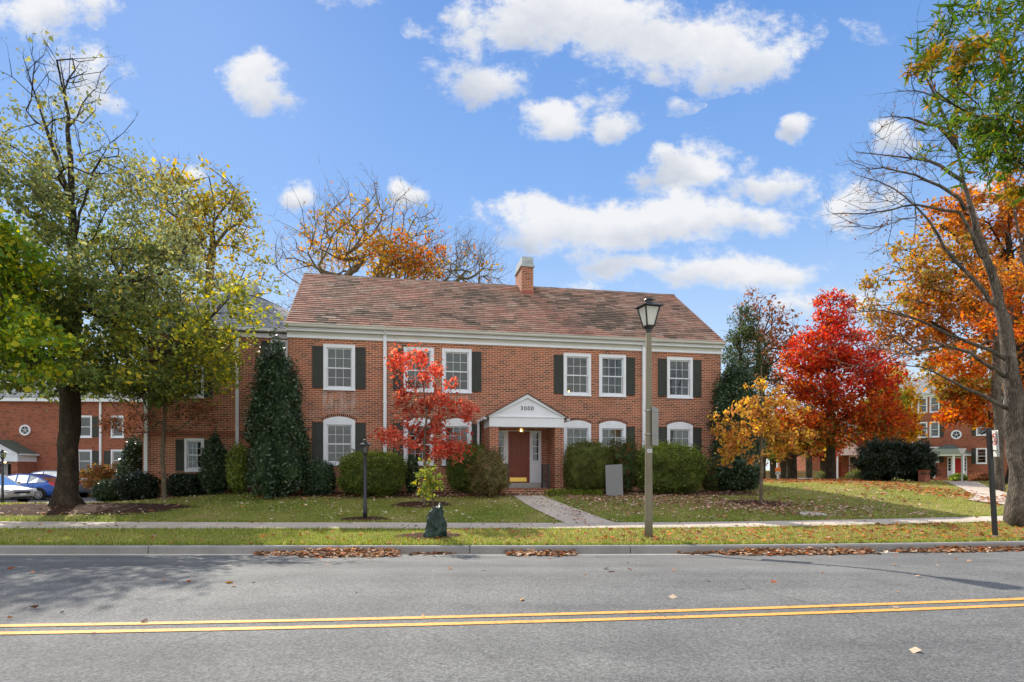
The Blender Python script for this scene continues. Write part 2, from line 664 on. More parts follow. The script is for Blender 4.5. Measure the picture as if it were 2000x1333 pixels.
M['car_blue'] = paint('blue_car_paint', (.03, .12, .48))
M['car_silver'] = paint('silver_car_paint', (.50, .46, .42))
M['car_grey'] = paint('grey_blue_car_paint', (.16, .22, .30))
M['car_white'] = paint('pale_silver_car_paint', (.55, .6, .66))
M['tyre'] = plain('tyre_rubber', (.02, .02, .02), .8, .3)
M['rim'] = plain('alloy_rim', (.6, .6, .62), .3, .5, .7)
M['tail'] = plain('red_lens', (.55, .01, .02), .2, .5)
M['lens'] = plain('headlight_lens', (.7, .72, .72), .15, .6)
M['bag'] = None


def bag_mat():
    m, nt, out = mat('dark_green_plastic')
    b = pbsdf(nt, out, .38, .5)
    n = noise(nt, 3, 3)
    r = ramp(nt, [(.3, (.006, .022, .016)), (.7, (.014, .045, .032))])
    nt.links.new(n.outputs[0], r.inputs[0])
    nt.links.new(r.outputs[0], b.inputs['Base Color'])
    n2 = noise(nt, 9, 4, .6, dist=1.2)
    bump(nt, b, n2.outputs[0], .9, .05)
    return m


M['bag'] = bag_mat()
M['fence'] = plain('tan_fence_boards', (.36, .24, .12), .85, .2, var=.35, scale=5)

# ------------------------------------------------------------------ ground, road, pavements
def strip(name, xs, fa, fb, za, zb, m, rows=1, kind='structure', skirt=0):
    """a ribbon between the curves y=fa(x) and y=fb(x)"""
    V = []
    for j in range(rows + 1):
        t = j / rows
        y = fa(xs) * (1 - t) + fb(xs) * t
        z = za(xs, y) if t < 1 else zb(xs, y)
        V.append(np.stack([xs, y, z], 1))
    if skirt:
        a = V[0].copy(); a[:, 2] -= skirt
        b = V[-1].copy(); b[:, 2] -= skirt
        V = [a] + V + [b]
    R = len(V)
    V = np.concatenate(V)
    n = len(xs)
    Fs = [(j * n + i, j * n + i + 1, (j + 1) * n + i + 1, (j + 1) * n + i) for j in range(R - 1) for i in range(n - 1)]
    return tag(npmesh(name, V, Fs, m), kind=kind)


XS = np.unique(np.concatenate([np.linspace(-45, 60, 211), np.linspace(-400, -45, 24), np.linspace(60, 400, 24)]))


def yline(X):
    X = np.asarray(X, float)
    xc = np.clip(X, -10, 12)
    return 5.82 + .108 * xc + .0048 * xc ** 2 + (X - xc) * np.where(X > 0, .223, .012)


def nearK(X):
    return yline(X) - 4.1 - .2 * np.clip(-np.asarray(X, float), 0, 8) * .3


def roadZ(X, Y):
    X = np.asarray(X, float)
    return .2 * sstep((kerbY(X) - Y) / 3.6) * sstep((Y - nearK(X)) / 2.2)


def build_ground():
    rows = [lambda X: np.full_like(X, -60.), lambda X: nearK(X) - .12, lambda X: nearK(X) - .10, lambda X: kerbY(X) + .05, lambda X: kerbY(X) + .10,
            walkF, walkB]
    for s in list(np.arange(.4, 12, .4)) + list(np.arange(12.5, 45, .9)) + [50, 58, 70, 90, 120, 200, 400, 700]:
        rows.append(lambda X, s=s: walkB(X) + s)
    V = []
    for j, r in enumerate(rows):
        y = r(XS)
        if j < 2: z = np.full_like(XS, .12)
        elif j < 4: z = np.full_like(XS, -.05)
        else: z = G(XS, y)
        V.append(np.stack([XS, y, z], 1))
    V = np.concatenate(V)
    n = len(XS)
    Fs = [(j * n + i, j * n + i + 1, (j + 1) * n + i + 1, (j + 1) * n + i) for j in range(len(rows) - 1) for i in range(n - 1)]
    o = npmesh('ground', V, Fs, M['lawn'], smooth=True)
    tag(o, kind='structure')


build_ground()
zc = lambda v: (lambda x, y: np.full_like(x, v))
strip('road', XS, lambda X: nearK(X) - .02, lambda X: kerbY(X) - .2, roadZ, roadZ, M['asphalt'], rows=36)
strip('gutter_strip', XS, lambda X: kerbY(X) - .2, lambda X: kerbY(X) + .02, zc(.006), zc(.004), M['gutter'])
# kerb in cast lengths with open joints
def kerb():
    mb = MB()
    x = -60.0
    L = 3.05
    joints = -6.9
    x = joints - L * 20
    while x < 70:
        n = 4
        xs = np.linspace(x + .008, x + L - .008, n + 1)
        yk = kerbY(xs)
        off = random.uniform(-.004, .004)
        prof = [(0, -.04), (.004, .125), (.03, .152), (.15, .154), (.15, -.04)]
        vs, fs = [], []
        for i in range(n + 1):
            for dy, z in prof: vs.append((xs[i], yk[i] + dy + off, z))
        k = len(prof)
        for i in range(n):
            for j in range(k - 1): fs.append((i * k + j, i * k + j + 1, (i + 1) * k + j + 1, (i + 1) * k + j))
        fs.append(tuple(range(k))); fs.append(tuple(n * k + j for j in range(k)))
        mb.add(vs, fs)
        x += L
    tag(mb.build('kerb', M['kerb']), kind='structure')


kerb()
strip('near_kerb', XS, lambda X: nearK(X) - .17, lambda X: nearK(X) - .0, zc(.14), zc(.14), M['kerb'], skirt=.2)
for off in (0, -.26):
    strip('road_line_paint', XS, lambda X, o=off: yline(X) + o - .048, lambda X, o=off: yline(X) + o + .048, lambda X, Y: roadZ(X, Y) + .006, lambda X, Y: roadZ(X, Y) + .006, M['yellow'])

def pavement():
    # slabs 1.52 m long with joints between them
    mb = MB()
    x = -60.3
    while x < 60:
        L = 1.52
        xs = np.array([x + .006, x + L / 2, x + L - .006])
        f, b = walkF(xs), walkB(xs)
        zf, zb = G(xs, f) + .022, G(xs, b) + .022
        t = random.uniform(-.004, .004)
        vs = []
        for i in range(3):
            vs += [(xs[i], f[i], zf[i] - .1), (xs[i], f[i], zf[i] + t), (xs[i], b[i], zb[i] + t), (xs[i], b[i], zb[i] - .1)]
        fs = []
        for i in range(2):
            for j in range(3): fs.append((i * 4 + j, i * 4 + j + 1, i * 4 + j + 5, i * 4 + j + 4))
        fs += [(0, 1, 2, 3), (8, 9, 10, 11)]
        mb.add(vs, fs)
        x += L
    tag(mb.build('pavement', M['concrete']), kind='structure')


pavement()


def ribbon(name, pts, m, lift=.02, kind='structure', seg=.5):
    """a path given as left and right edge points"""
    L = [np.array(p[0], float) for p in pts]
    R = [np.array(p[1], float) for p in pts]
    V = []
    for i in range(len(pts) - 1):
        n = max(2, int(np.linalg.norm(L[i + 1] - L[i]) / seg))
        for k in range(n + (i == len(pts) - 2)):
            t = k / n
            a, b = L[i] * (1 - t) + L[i + 1] * t, R[i] * (1 - t) + R[i + 1] * t
            for q in range(5):
                c = a * (1 - q / 4) + b * q / 4
                V.append((c[0], c[1], g(c[0], c[1]) + lift))
    n = len(V) // 5
    Fs = [(i * 5 + q, i * 5 + q + 1, (i + 1) * 5 + q + 1, (i + 1) * 5 + q) for i in range(n - 1) for q in range(4)]
    return tag(npmesh(name, V, Fs, m), kind=kind)


ribbon('front_path', [((1.35, 15.40), (2.65, 15.42)), ((.55, 18.0), (1.65, 18.3)), ((.0, 20.35), (.95, 20.45))], M['concrete'], .022)


def gp(px, D):
    return ((px - 1000) / F * D, D)


ribbon('side_path', [(gp(1890, 21.3), gp(2080, 19.0)), (gp(1905, 22.5), gp(2030, 21.0)), (gp(1885, 24.5), gp(1985, 22.8)), (gp(1858, 28), gp(1930, 26.3)), (gp(1832, 33), gp(1905, 31)),
                     (gp(1834, 42), gp(1893, 42)), (gp(1846, 54), gp(1880, 55))], M['concrete'], .03)
ribbon('car_park', [(gp(-700, 27.5), gp(-700, 60)), (gp(120, 27.5), gp(140, 40)), (gp(240, 30.5), gp(270, 39))], M['asphalt'], .03, seg=2)
ribbon('car_park_path', [(gp(165, 28.0), gp(165, 30.6)), (gp(262, 28.4), gp(262, 30.3))], M['concrete'], .05)


def bed(name, cx, cy, rx, ry, m, lift=.014, n=48):
    V = [(cx, cy, g(cx, cy) + lift)]
    rings = 5
    for r in range(1, rings + 1):
        for k in range(n):
            a = 2 * PI * k / n
            w = r / rings * (1 + (.10 * math.sin(5 * a + cx) + .06 * math.sin(11 * a + cy) + random.uniform(-.03, .03)) * (r == rings))
            x, y = cx + rx * w * math.cos(a), cy + ry * w * math.sin(a)
            V.append((x, y, g(x, y) + lift * (1 if r < rings else -.3) + (.03 * (1 - (r / rings) ** 2))))
    Fs = [(0, 1 + k, 1 + (k + 1) % n, 1 + (k + 1) % n) for k in range(n)]
    q = []
    for r in range(rings - 1):
        for k in range(n):
            q.append((1 + r * n + k, 1 + r * n + (k + 1) % n, 1 + (r + 1) * n + (k + 1) % n, 1 + (r + 1) * n + k))
    me = bpy.data.meshes.new(name)
    me.from_pydata(V, [], [f[:3] for f in Fs] + q)
    me.materials.append(m)
    o = link(bpy.data.objects.new(name, me))
    return tag(o, kind='structure')


bed('mulch_bed', -13.3, 18.0, 3.9, 1.25, M['mulch'])
bed('mulch_bed', -2.75, 18.6, .95, .65, M['mulch'])
bed('mulch_bed', 7.85, 19.2, 1.05, .7, M['mulch'])
bed('mulch_bed', -1.75, 12.95, .75, .5, M['mulch'])
bed('mulch_bed', -3.95, 16.15, .7, .3, M['mulch'])
bed('planting_bed', 4.9, 21.6, 4.2, .9, M['mulch'])
bed('planting_bed', -3.6, 20.9, 4.4, .85, M['mulch'])
bed('planting_bed', -11.2, 22.1, 4.2, .9, M['mulch'])
def text_mesh(name, body, size, parent, loc, rot, extr=.001, space=1.0):
    c = bpy.data.curves.new(name, 'FONT')
    c.body = body; c.size = size; c.extrude = extr; c.align_x = 'CENTER'; c.space_character = space
    tmp = bpy.data.objects.new(name + '_curve', c)
    me = bpy.data.meshes.new_from_object(tmp)
    bpy.data.objects.remove(tmp)
    me.materials.clear(); me.materials.append(M['ink'])
    o = link(bpy.data.objects.new(name, me), parent)
    o.location = loc; o.rotation_euler = rot
    return o


# ------------------------------------------------------------------ houses
def wall_grid(mb, x0, x1, z0, z1, holes, y=0.0, reveal=.11):
    """a wall in the plane y with rectangular openings (a,b,c,d) and their reveals"""
    xs = sorted({x0, x1, *[h[0] for h in holes], *[h[1] for h in holes]})
    zs = sorted({z0, z1, *[h[2] for h in holes], *[h[3] for h in holes]})
    for i in range(len(xs) - 1):
        for j in range(len(zs) - 1):
            cx, cz = (xs[i] + xs[i + 1]) / 2, (zs[j] + zs[j + 1]) / 2
            if any(a < cx < b and c < cz < d for a, b, c, d in holes): continue
            mb.add([(xs[i], y, zs[j]), (xs[i + 1], y, zs[j]), (xs[i + 1], y, zs[j + 1]), (xs[i], y, zs[j + 1])], [(0, 1, 2, 3)])
    for a, b, c, d in holes:
        r = y + reveal
        mb.add([(a, y, c), (a, r, c), (a, r, d), (a, y, d)], [(0, 1, 2, 3)])
        mb.add([(b, y, c), (b, r, c), (b, r, d), (b, y, d)], [(0, 1, 2, 3)])
        mb.add([(a, y, c), (b, y, c), (b, r, c), (a, r, c)], [(0, 1, 2, 3)])
        mb.add([(a, y, d), (b, y, d), (b, r, d), (a, r, d)], [(0, 1, 2, 3)])


def make_window(W, H, cas=.14, arch=0, bottom_hidden=False, panes=(3, 2), parent=None, loc=(0, 0, 0), cover=None, muntins=True):
    """double hung window; origin at its lower left corner on the wall face"""
    mb = MB()
    y0 = -.035
    if arch:
        top = H
        hz = H - arch                       # spring line
        pts = [(0, hz - .16), (W, hz - .16)]
        n = 14
        arc = []
        for i in range(n + 1):
            t = 1 - i / n
            arc.append((W * t, hz + arch * (1 - (2 * t - 1) ** 2)))
        mb.prism([(W, hz - .16)] + arc + [(0, hz - .16)], y0, 0.03)
        gh = hz - .16
    else:
        mb.box(0, W, y0, .03, H - cas * .85, H)
        gh = H - cas * .85
    mb.box(0, cas * .8, y0, .03, 0, gh)
    mb.box(W - cas * .8, W, y0, .03, 0, gh)
    mb.box(cas * .8, W - cas * .8, y0, .03, .045, .12)
    mb.box(-.012, W + .012, y0 - .03, .03, 0, .043)
    w = mb.build('window', M['white'], parent, bevel=.004)
    w.location = loc
    # sashes
    s = MB()
    a, b = cas * .8, W - cas * .8
    mid = .12 + (gh - .12) * .49
    for (z0, z1, yy) in ((.12, mid + .02, .055), (mid - .02, gh, .03)):
        r = .042
        s.box(a, a + r, yy, yy + .03, z0, z1)
        s.box(b - r, b, yy, yy + .03, z0, z1)
        s.box(a + r, b - r, yy, yy + .03, z0, z0 + r)
        s.box(a + r, b - r, yy, yy + .03, z1 - r, z1)
        if muntins:
            for k in range(1, panes[0]):
                x = a + r + (b - a - 2 * r) * k / panes[0]
                s.box(x - .006, x + .006, yy + .004, yy + .02, z0 + r, z1 - r)
            for k in range(1, panes[1]):
                z = z0 + r + (z1 - z0 - 2 * r) * k / panes[1]
                s.box(a + r, b - r, yy + .006, yy + .018, z - .006, z + .006)
    s.build('sash', M['white'], w)
    p = MB()
    p.box(a + .01, b - .01, .066, .070, .13, mid)
    p.box(a + .01, b - .01, .041, .045, mid, gh - .01)
    p.build('pane', M['glass'], w)
    if cover:
        kind, frac = cover
        c = MB()
        zt = gh
        zb = gh - (gh - .12) * frac
        if kind == 'drapes':
            for a_, b_ in ((a, a + (b - a) * frac), (b - (b - a) * frac * .8, b)):
                c = MB(); vs, fs = [], []
                for i in range(17):
                    x = a_ + (b_ - a_) * i / 16
                    vs += [(x, .14 + .018 * math.sin(i * 1.3), .12), (x, .14 + .014 * math.sin(i * 1.3), gh)]
                for i in range(16): fs.append((2 * i, 2 * i + 2, 2 * i + 3, 2 * i + 1))
                c.add(vs, fs); c.build('curtain', M['curtain'], w, smooth=True)
            return w
        n = 40 if kind == 'curtain' else 2
        vs, fs = [], []
        for i in range(n + 1):
            x = a + (b - a) * i / n
            dy = .02 * math.sin(i * 1.25) + .008 * math.sin(i * 2.9) if kind == 'curtain' else 0
            vs += [(x, .13 + dy, zb), (x, .13 + dy * .7, zt)]
        for i in range(n): fs.append((2 * i, 2 * i + 2, 2 * i + 3, 2 * i + 1))
        c.add(vs, fs)
        c.build('curtain' if kind == 'curtain' else 'blind', M['curtain'] if kind == 'curtain' else M['blind'], w, smooth=True)
    return w


def make_shutter(W, H, parent, loc):
    mb = MB()
    mb.box(0, W, -.028, -.006, 0, H)
    r = .045
    for a, b in ((0, H * .52), (H * .52, H)):
        mb.box(0, r, -.04, -.028, a, b)
        mb.box(W - r, W, -.04, -.028, a, b)
        mb.box(r, W - r, -.04, -.028, a, a + r)
        mb.box(r, W - r, -.04, -.028, b - r, b)
        z = a + r + .01
        while z < b - r - .02:
            mb.add([(r, -.037, z), (W - r, -.037, z), (W - r, -.029, z + .03), (r, -.029, z + .03), (r, -.029, z - .002), (W - r, -.029, z - .002)],
                   [(0, 1, 2, 3), (4, 5, 1, 0)])
            z += .035
    o = mb.build('shutter', M['shutter'], parent)
    o.location = loc
    return o


def clone(o, loc):
    c = copy_tree(o, o.parent)
    c.location = loc
    return c


def brick_arch(parent, x0, x1, zs, rise, ring=.11):
    mb = MB()
    W = x1 - x0
    R = ((W / 2) ** 2 + rise ** 2) / (2 * rise)
    cx, cz = (x0 + x1) / 2, zs + rise - R
    half = math.asin((W / 2) / R) + .05
    n = 19
    mb.cur = (.56, .37, .26)
    P = []
    for i in range(25):
        a = -half + 2 * half * i / 24
        P.append((cx + R * math.sin(a), cz + R * math.cos(a), a))
    out = [(cx + (R + ring) * math.sin(a), cz + (R + ring) * math.cos(a)) for _, _, a in P]
    mb.prism([(p[0], p[1]) for p in P] + out[::-1], -.004, .01)
    for i in range(n):
        a0 = -half + 2 * half * (i + .12) / n
        a1 = -half + 2 * half * (i + .88) / n
        v = random.uniform(.45, 1.1)
        mb.cur = (.22 * v, .075 * v, .045 * v)
        q = [(cx + r * math.sin(a), cz + r * math.cos(a)) for r, a in ((R + .002, a0), (R + .002, a1), (R + ring - .004, a1), (R + ring - .004, a0))]
        mb.prism(q, -.010, -.001)
    return mb.build('brick_arch', M['tile'], parent, col=True)


def vnoise(x, y, s):
    return (math.sin(x * 1.3 * s + 2.1 * math.sin(y * .7 * s)) + math.sin(y * 1.9 * s + 1.7 * math.sin(x * .9 * s + 2)) + math.sin((x + y) * .53 * s + 1.2)) / 3


def tile_roof(mb, x0, x1, y0, z0, y1, z1, expo=.2, tw=.42, left_clean=1.3):
    L = math.hypot(y1 - y0, z1 - z0)
    uy, uz = (y1 - y0) / L, (z1 - z0) / L
    ny, nz = -uz, uy
    rows = int(round(L / expo))
    e = L / rows
    for r in range(rows):
        s0, s1 = r * e, (r + 1) * e + .02
        x = x0 - (tw * .5 if r % 2 else 0)
        while x < x1 - .01:
            w = tw * random.uniform(.75, 1.25)
            a, b = max(x, x0), min(x + w, x1)
            if b - a > .02:
                j = random.uniform(-.006, .006)
                lift = .042 + random.uniform(-.005, .006)
                u = (r + .5) / rows
                d = vnoise(a * .8, u * 5, 1.0) * .5 + vnoise(a * 2.6 + 3, u * 7, 1.0) * .35 + random.uniform(-.36, .36) + (.16 if .15 < u < .85 else -.1)
                d -= max(0, 1 - (a - x0) / left_clean) * .9
                d -= max(0, 1 - (x1 - a) / .8) * .5
                if d < -.15:
                    c = (.37, .195, .145)
                elif d < .2:
                    c = (.33, .205, .155)
                elif d < .45:
                    c = (.25, .16, .118)
                else:
                    c = (.15, .11, .082)
                k = random.uniform(.8, 1.22)
                mb.cur = tuple(q * k for q in c)
                if random.random() < .03: mb.cur = (.38, .29, .23)
                P = []
                for xx in (a + .003, b - .003):
                    for ss, tt in ((s0 + j, lift), (s1, .008), (s1, -.01), (s0 + j, -.004)):
                        P.append((xx, y0 + uy * ss + ny * tt, z0 + uz * ss + nz * tt))
                mb.add(P, [(0, 4, 5, 1), (0, 3, 7, 4), (0, 1, 2, 3), (4, 7, 6, 5)])
            x += w


def make_portico(parent, xc, hw, depth, zb, ze, za, zg, roof_mat, pier='brick', number=None, base_h=.18, pw=.34, brick='brick', stepw=None):
    """gabled entrance porch; xc centre, hw half width, zb underside and ze top of its beam, za apex, zg ground"""
    m = MB()
    y0 = -depth
    m.box(xc - hw, xc + hw, y0, y0 + .22, zb, ze - .05)
    m.box(xc - hw, xc - hw + .2, y0 + .22, -.002, zb, ze - .05)
    m.box(xc + hw - .2, xc + hw, y0 + .22, -.002, zb, ze - .05)
    m.box(xc - hw - .03, xc + hw + .03, y0 - .03, -.002, ze - .05, ze - .01)
    m.box(xc - hw + .2, xc + hw - .2, y0 + .22, -.002, zb + .05, zb + .08)
    # tympanum, raking boards
    m.prism([(xc - hw, ze - .01), (xc + hw, ze - .01), (xc, za - .05)], y0 + .02, y0 + .06)
    sl = (za - ze) / hw
    for sx in (-1, 1):
        m.prism([(xc + sx * (hw + .10), ze - .045), (xc, za), (xc, za - .13), (xc + sx * (hw - .06), ze - .01)], y0 - .05, y0 + .019)
    por = m.build('portico', M['white'], parent, bevel=.004)
    r = MB()
    for sx in (-1, 1):
        r.prism([(xc + sx * (hw + .16), ze - .05), (xc, za + .035), (xc, za + .005), (xc + sx * (hw + .16), ze - .08)], y0 - .09, -.002)
    r.build('porch_roof', roof_mat, por)
    for sx in (-1, 1):
        gt = MB()
        gt.box(min(xc + sx * (hw + .10), xc + sx * (hw + .2)), max(xc + sx * (hw + .10), xc + sx * (hw + .2)), y0 - .03, -.02, ze - .13, ze - .04)
        gt.build('porch_gutter', M['white'], por)
    for sx in (-1, 1):
        p = MB()
        if pier == 'brick':
            a, b = sorted((xc + sx * hw, xc + sx * (hw - pw)))
            p.box(a + .01, b - .01, y0 + .02, y0 + .40, zg, zb)
            a2, b2 = (a + .01, b - .09) if sx < 0 else (a + .09, b - .01)
            p.box(a2, b2, y0 + .40, -.003, zg, zb)
            p.build('pier', M[brick], por, uv=True)
        else:
            cx = xc + sx * (hw - .14)
            p.box(cx - .13, cx + .13, y0, y0 + .26, zb - .08, zb)
            p.lathe([(.10, zg + base_h), (.10, zb - .08)], 14, (cx, y0 + .13, 0))
            p.box(cx - .13, cx + .13, y0, y0 + .26, zg, zg + base_h)
            p.build('column', M['white'], por)
    return por


def gable_ends(mb, x, y0, y1, z0, ze, za, ym):
    mb.add([(x, y0, z0), (x, y1, z0), (x, y1, ze), (x, ym, za), (x, y0, ze)], [(0, 1, 2, 3, 4)])


def main_house():
    h = thing('brick_house', 'two storey red brick house with weathered clay tile roof, white portico and brown red door', 'house', (-7.766, 21, 0), math.radians(10.85))
    Wd, Dp = 16.35, 8.5
    cols = [1.19, 3.95, 5.32, 9.88, 11.28, 14.05]
    holes = []
    i = .11
    for x in cols: holes.append((x + i, x + 1.08 - i, 4.38 + .1, 5.99 - .1))
    for x in cols: holes.append((x + i, x + 1.08 - i, 1.74 + .1, 3.20))
    holes.append((7.33, 9.02, 1.12, 3.06))
    mb = MB()
    wall_grid(mb, 0, Wd, -.3, 6.3, holes)
    gable_ends(mb, 0, 0, Dp, -.3, 6.3, 9.62, 4.25)
    gable_ends(mb, Wd, 0, Dp, -.3, 6.3, 9.62, 4.25)
    mb.add([(0, Dp, -.3), (Wd, Dp, -.3), (Wd, Dp, 6.3), (0, Dp, 6.3)], [(0, 1, 2, 3)])
    mb.build('wall', M['brick'], h, uv=True)
    mb = MB()
    mb.box(.02, Wd - .02, 1.5, 1.6, .5, 6.25)
    mb.box(.02, Wd - .02, .13, 1.5, 3.75, 3.9)
    mb.build('interior_wall', M['interior'], h)
    # windows: three kinds, copied
    up, lo = 4.38, 1.74
    w1 = make_window(1.08, 1.62, parent=h, loc=(cols[0], 0, up), cover=('blind', .5))  # pale blind put in to imitate sky reflected in the upper sash
    make_window(1.08, 1.62, parent=h, loc=(cols[1], 0, up), cover=('curtain', .98))
    make_window(1.08, 1.62, parent=h, loc=(cols[2], 0, up), cover=('blind', .47))
    make_window(1.08, 1.62, parent=h, loc=(cols[3], 0, up))
    make_window(1.08, 1.62, parent=h, loc=(cols[4], 0, up), cover=('drapes', .22))
    make_window(1.08, 1.62, parent=h, loc=(cols[5], 0, up), cover=('blind', .14))
    a1 = make_window(1.08, 1.73, arch=.13, parent=h, loc=(cols[0], 0, lo), cover=('blind', .14))
    make_window(1.08, 1.73, arch=.13, parent=h, loc=(cols[1], 0, lo), cover=('blind', .3))
    a2 = make_window(1.08, 1.73, arch=.13, parent=h, loc=(cols[3], 0, lo), cover=('curtain', 1))
    clone(a2, (cols[4], 0, lo)); clone(a2, (cols[5], 0, lo))
    make_window(1.08, 1.73, arch=.13, parent=h, loc=(cols[2], 0, lo), cover=('curtain', .35))
    for x in cols: brick_arch(h, x, x + 1.08, 3.345, .13)
    s = make_shutter(.36, 1.46, h, (cols[0] - .37, 0, 4.46))
    for x in (cols[0] + 1.08, cols[1] - .37, cols[2] + 1.08, cols[3] - .37, cols[4] + 1.08, cols[5] - .37, cols[5] + 1.08):
        clone(s, (x, 0, 4.46))
        clone(s, (x, 0, 1.80)) if abs(x - cols[3] + .37) > .01 else None
    clone(s, (cols[0] - .37, 0, 1.80))
    # eaves
    f = MB()
    f.box(-.02, Wd + .02, -.05, .01, 6.18, 6.265)
    f.box(-.04, Wd + .04, -.15, .01, 6.40, 6.47)
    f.box(-.04, Wd + .04, -.18, .01, 6.47, 6.50)
    f.build('eave_trim', M['white'], h, bevel=.006)
    f = MB(); f.box(-.015, Wd + .015, -.032, .01, 6.268, 6.398); f.build('frieze', M['cream'], h)
    gt = MB()
    pr = [(-.2, 6.505), (-.27, 6.53), (-.285, 6.57), (-.27, 6.60), (-.30, 6.635), (-.285, 6.64), (-.26, 6.605), (-.14, 6.605), (-.14, 6.505)]
    gt.prism(pr, -.06, Wd + .06, 'x')
    gt.build('gutter', M['cream'], h)
    for x in (3.30, 13.07):
        d = MB()
        d.box(x - .055, x + .055, -.10, -.02, .85, 6.40)
        d.tube([(x, -.09, 6.36), (x, -.2, 6.5)], .045, 8)
        for z in (1.9, 4.0, 5.9): d.box(x - .075, x + .075, -.105, -.012, z, z + .03)
        d.build('downspout', M['white'], h)
    # roof
    r = MB()
    tile_roof(r, -.05, Wd + .05, -.22, 6.62, 4.25, 9.72)
    x = -.05
    while x < Wd:
        k = random.uniform(.8, 1.2)
        mbc = (.24 * k, .15 * k, .11 * k)
        r.cur = mbc
        z = 9.735 + random.uniform(-.008, .008)
        r.prism([(4.12, z - .08), (4.25, z + .035), (4.38, z - .08)], x, x + .37, 'x')
        x += .35
    r.cur = (.2, .13, .1)
    r.add([(-.05, 4.25, 9.72), (Wd + .05, 4.25, 9.72), (Wd + .05, 8.72, 6.58), (-.05, 8.72, 6.58)], [(0, 1, 2, 3)])
    roof = r.build('roof', M['tile'], h, col=True)
    for x0 in (-.035, Wd + .01):
        rk = MB()
        rk.prism([(-.15, 6.50), (4.25, 9.66), (8.65, 6.50), (8.5, 6.40), (4.25, 9.48), (0, 6.40)], x0, x0 + .025, 'x')
        rk.build('rake_board', M['white'], h)
    c = MB()
    c.box(8.98, 9.50, 3.42, 4.75, 8.9, 10.33)
    ch = c.build('chimney', M['brick'], roof, uv=True)
    # the chimney belongs to the roof; its cap is modelled in the same piece of flashing
    c = MB()
    c.box(8.93, 9.55, 3.37, 4.80, 10.33, 10.40)
    c.prism([(8.98, 10.40), (9.50, 10.40), (9.48, 10.76), (9.00, 10.76)], 3.40, 4.77)
    c.build('chimney_cap', M['zinc'], h, bevel=.004)
    c = MB(); c.box(8.96, 9.52, 3.38, 3.415, 9.1, 9.30); c.build('chimney_flashing', M['flash'], h)
    # entrance
    por = make_portico(h, 8.18, 1.335, 1.4, 3.09, 3.47, 4.24, .4, M['tile_plain'])
    text_mesh('house_number', '3000', .20, por, (8.18, -1.4 + .012, 3.68), (PI / 2, 0, 0), .006, 1.25)
    d = MB(); d.box(6.60, 6.68, -.09, -.015, .9, 3.4); d.box(6.60, 6.68, -.16, -.09, 3.33, 3.4)
    d.build('porch_downspout', M['white'], por)
    lan = MB(); lan.lathe([(.10, 3.08), (.11, 3.12)], 8, (8.1, -.75, 0)); lan.box(8.02, 8.18, -.83, -.67, 3.07, 3.10)
    for ax in (-.07, .07):
        for ay in (-.07, .07): lan.box(8.1 + ax - .006, 8.1 + ax + .006, -.75 + ay - .006, -.75 + ay + .006, 2.96, 3.07)
    lan.box(8.02, 8.18, -.83, -.67, 2.95, 2.965)
    lan.build('porch_lantern', M['brass'], por)
    b = MB(); b.lathe([(.005, 2.97), (.03, 2.99), (.03, 3.03), (.01, 3.06)], 8, (8.1, -.75, 0)); b.build('bulb', M['bulb'], por, smooth=True)
    # door, sidelights
    fr = MB()
    for a, b_ in ((7.33, 7.37), (7.60, 7.76), (8.58, 8.68), (8.93, 9.02)): fr.box(a, b_, -.02, .06, 1.12, 3.03)
    fr.box(7.33, 9.02, -.025, .06, 3.03, 3.06)
    for a, b_ in ((7.37, 7.60), (8.68, 8.93)):
        fr.box(a, b_, .0, .05, 1.12, 1.90)
        fr.box(a + .03, b_ - .03, -.012, .0, 1.22, 1.80)
        fr.box(a, b_, -.01, .05, 1.90, 1.95)
        fr.box(a, b_, -.01, .05, 2.98, 3.03)
        fr.box(a, a + .02, -.01, .05, 1.95, 2.98)
        fr.box(b_ - .02, b_, -.01, .05, 1.95, 2.98)
        for k in range(1, 4):
            z = 1.95 + 1.03 * k / 4
            fr.box(a + .02, b_ - .02, 0, .045, z - .014, z + .014)
    dfm = fr.build('door_frame', M['white'], h, bevel=.003)
    for a, b_ in ((7.38, 7.59), (8.69, 8.92)):
        pn = MB(); pn.box(a, b_, .02, .024, 1.93, 3.0); pn.build('pane', M['glass'], dfm)
    dr = MB()
    dr.box(7.76, 8.58, .0, .04, 1.12, 3.03)
    for (a, b_) in ((7.86, 8.12), (8.22, 8.48)):
        for (z0, z1) in ((1.42, 1.92), (2.05, 2.55), (2.66, 2.92)):
            for q in ((a, b_, z0, z0 + .02), (a, b_, z1 - .02, z1), (a, a + .02, z0, z1), (b_ - .02, b_, z0, z1)):
                dr.box(q[0], q[1], -.012, .0, q[2], q[3])
            dr.box(a + .05, b_ - .05, -.008, .0, z0 + .05, z1 - .05)
    door = dr.build('door', M['door'], h, bevel=.002)
    k = MB(); k.box(7.82, 8.46, -.018, -.002, 1.16, 1.31); k.build('kick_plate', M['brass'], door, bevel=.003)
    k = MB(); k.lathe([(.012, 0), (.012, .03), (.03, .04), (.03, .06), (.01, .07)], 12)
    kk = k.build('door_handle', M['brass'], door, smooth=True)
    kk.location = (8.50, 0, 2.02); kk.rotation_euler = (PI / 2, 0, 0)
    st = MB()
    st.box(7.3, 9.1, -.42, -.003, .93, 1.12)
    st.build('threshold_step', M['stone'], h, bevel=.01)
    st = MB()
    st.box(7.22, 9.12, -1.62, -.02, .3, .93)
    st.build('brick_stoop', M['brick'], h, uv=True)
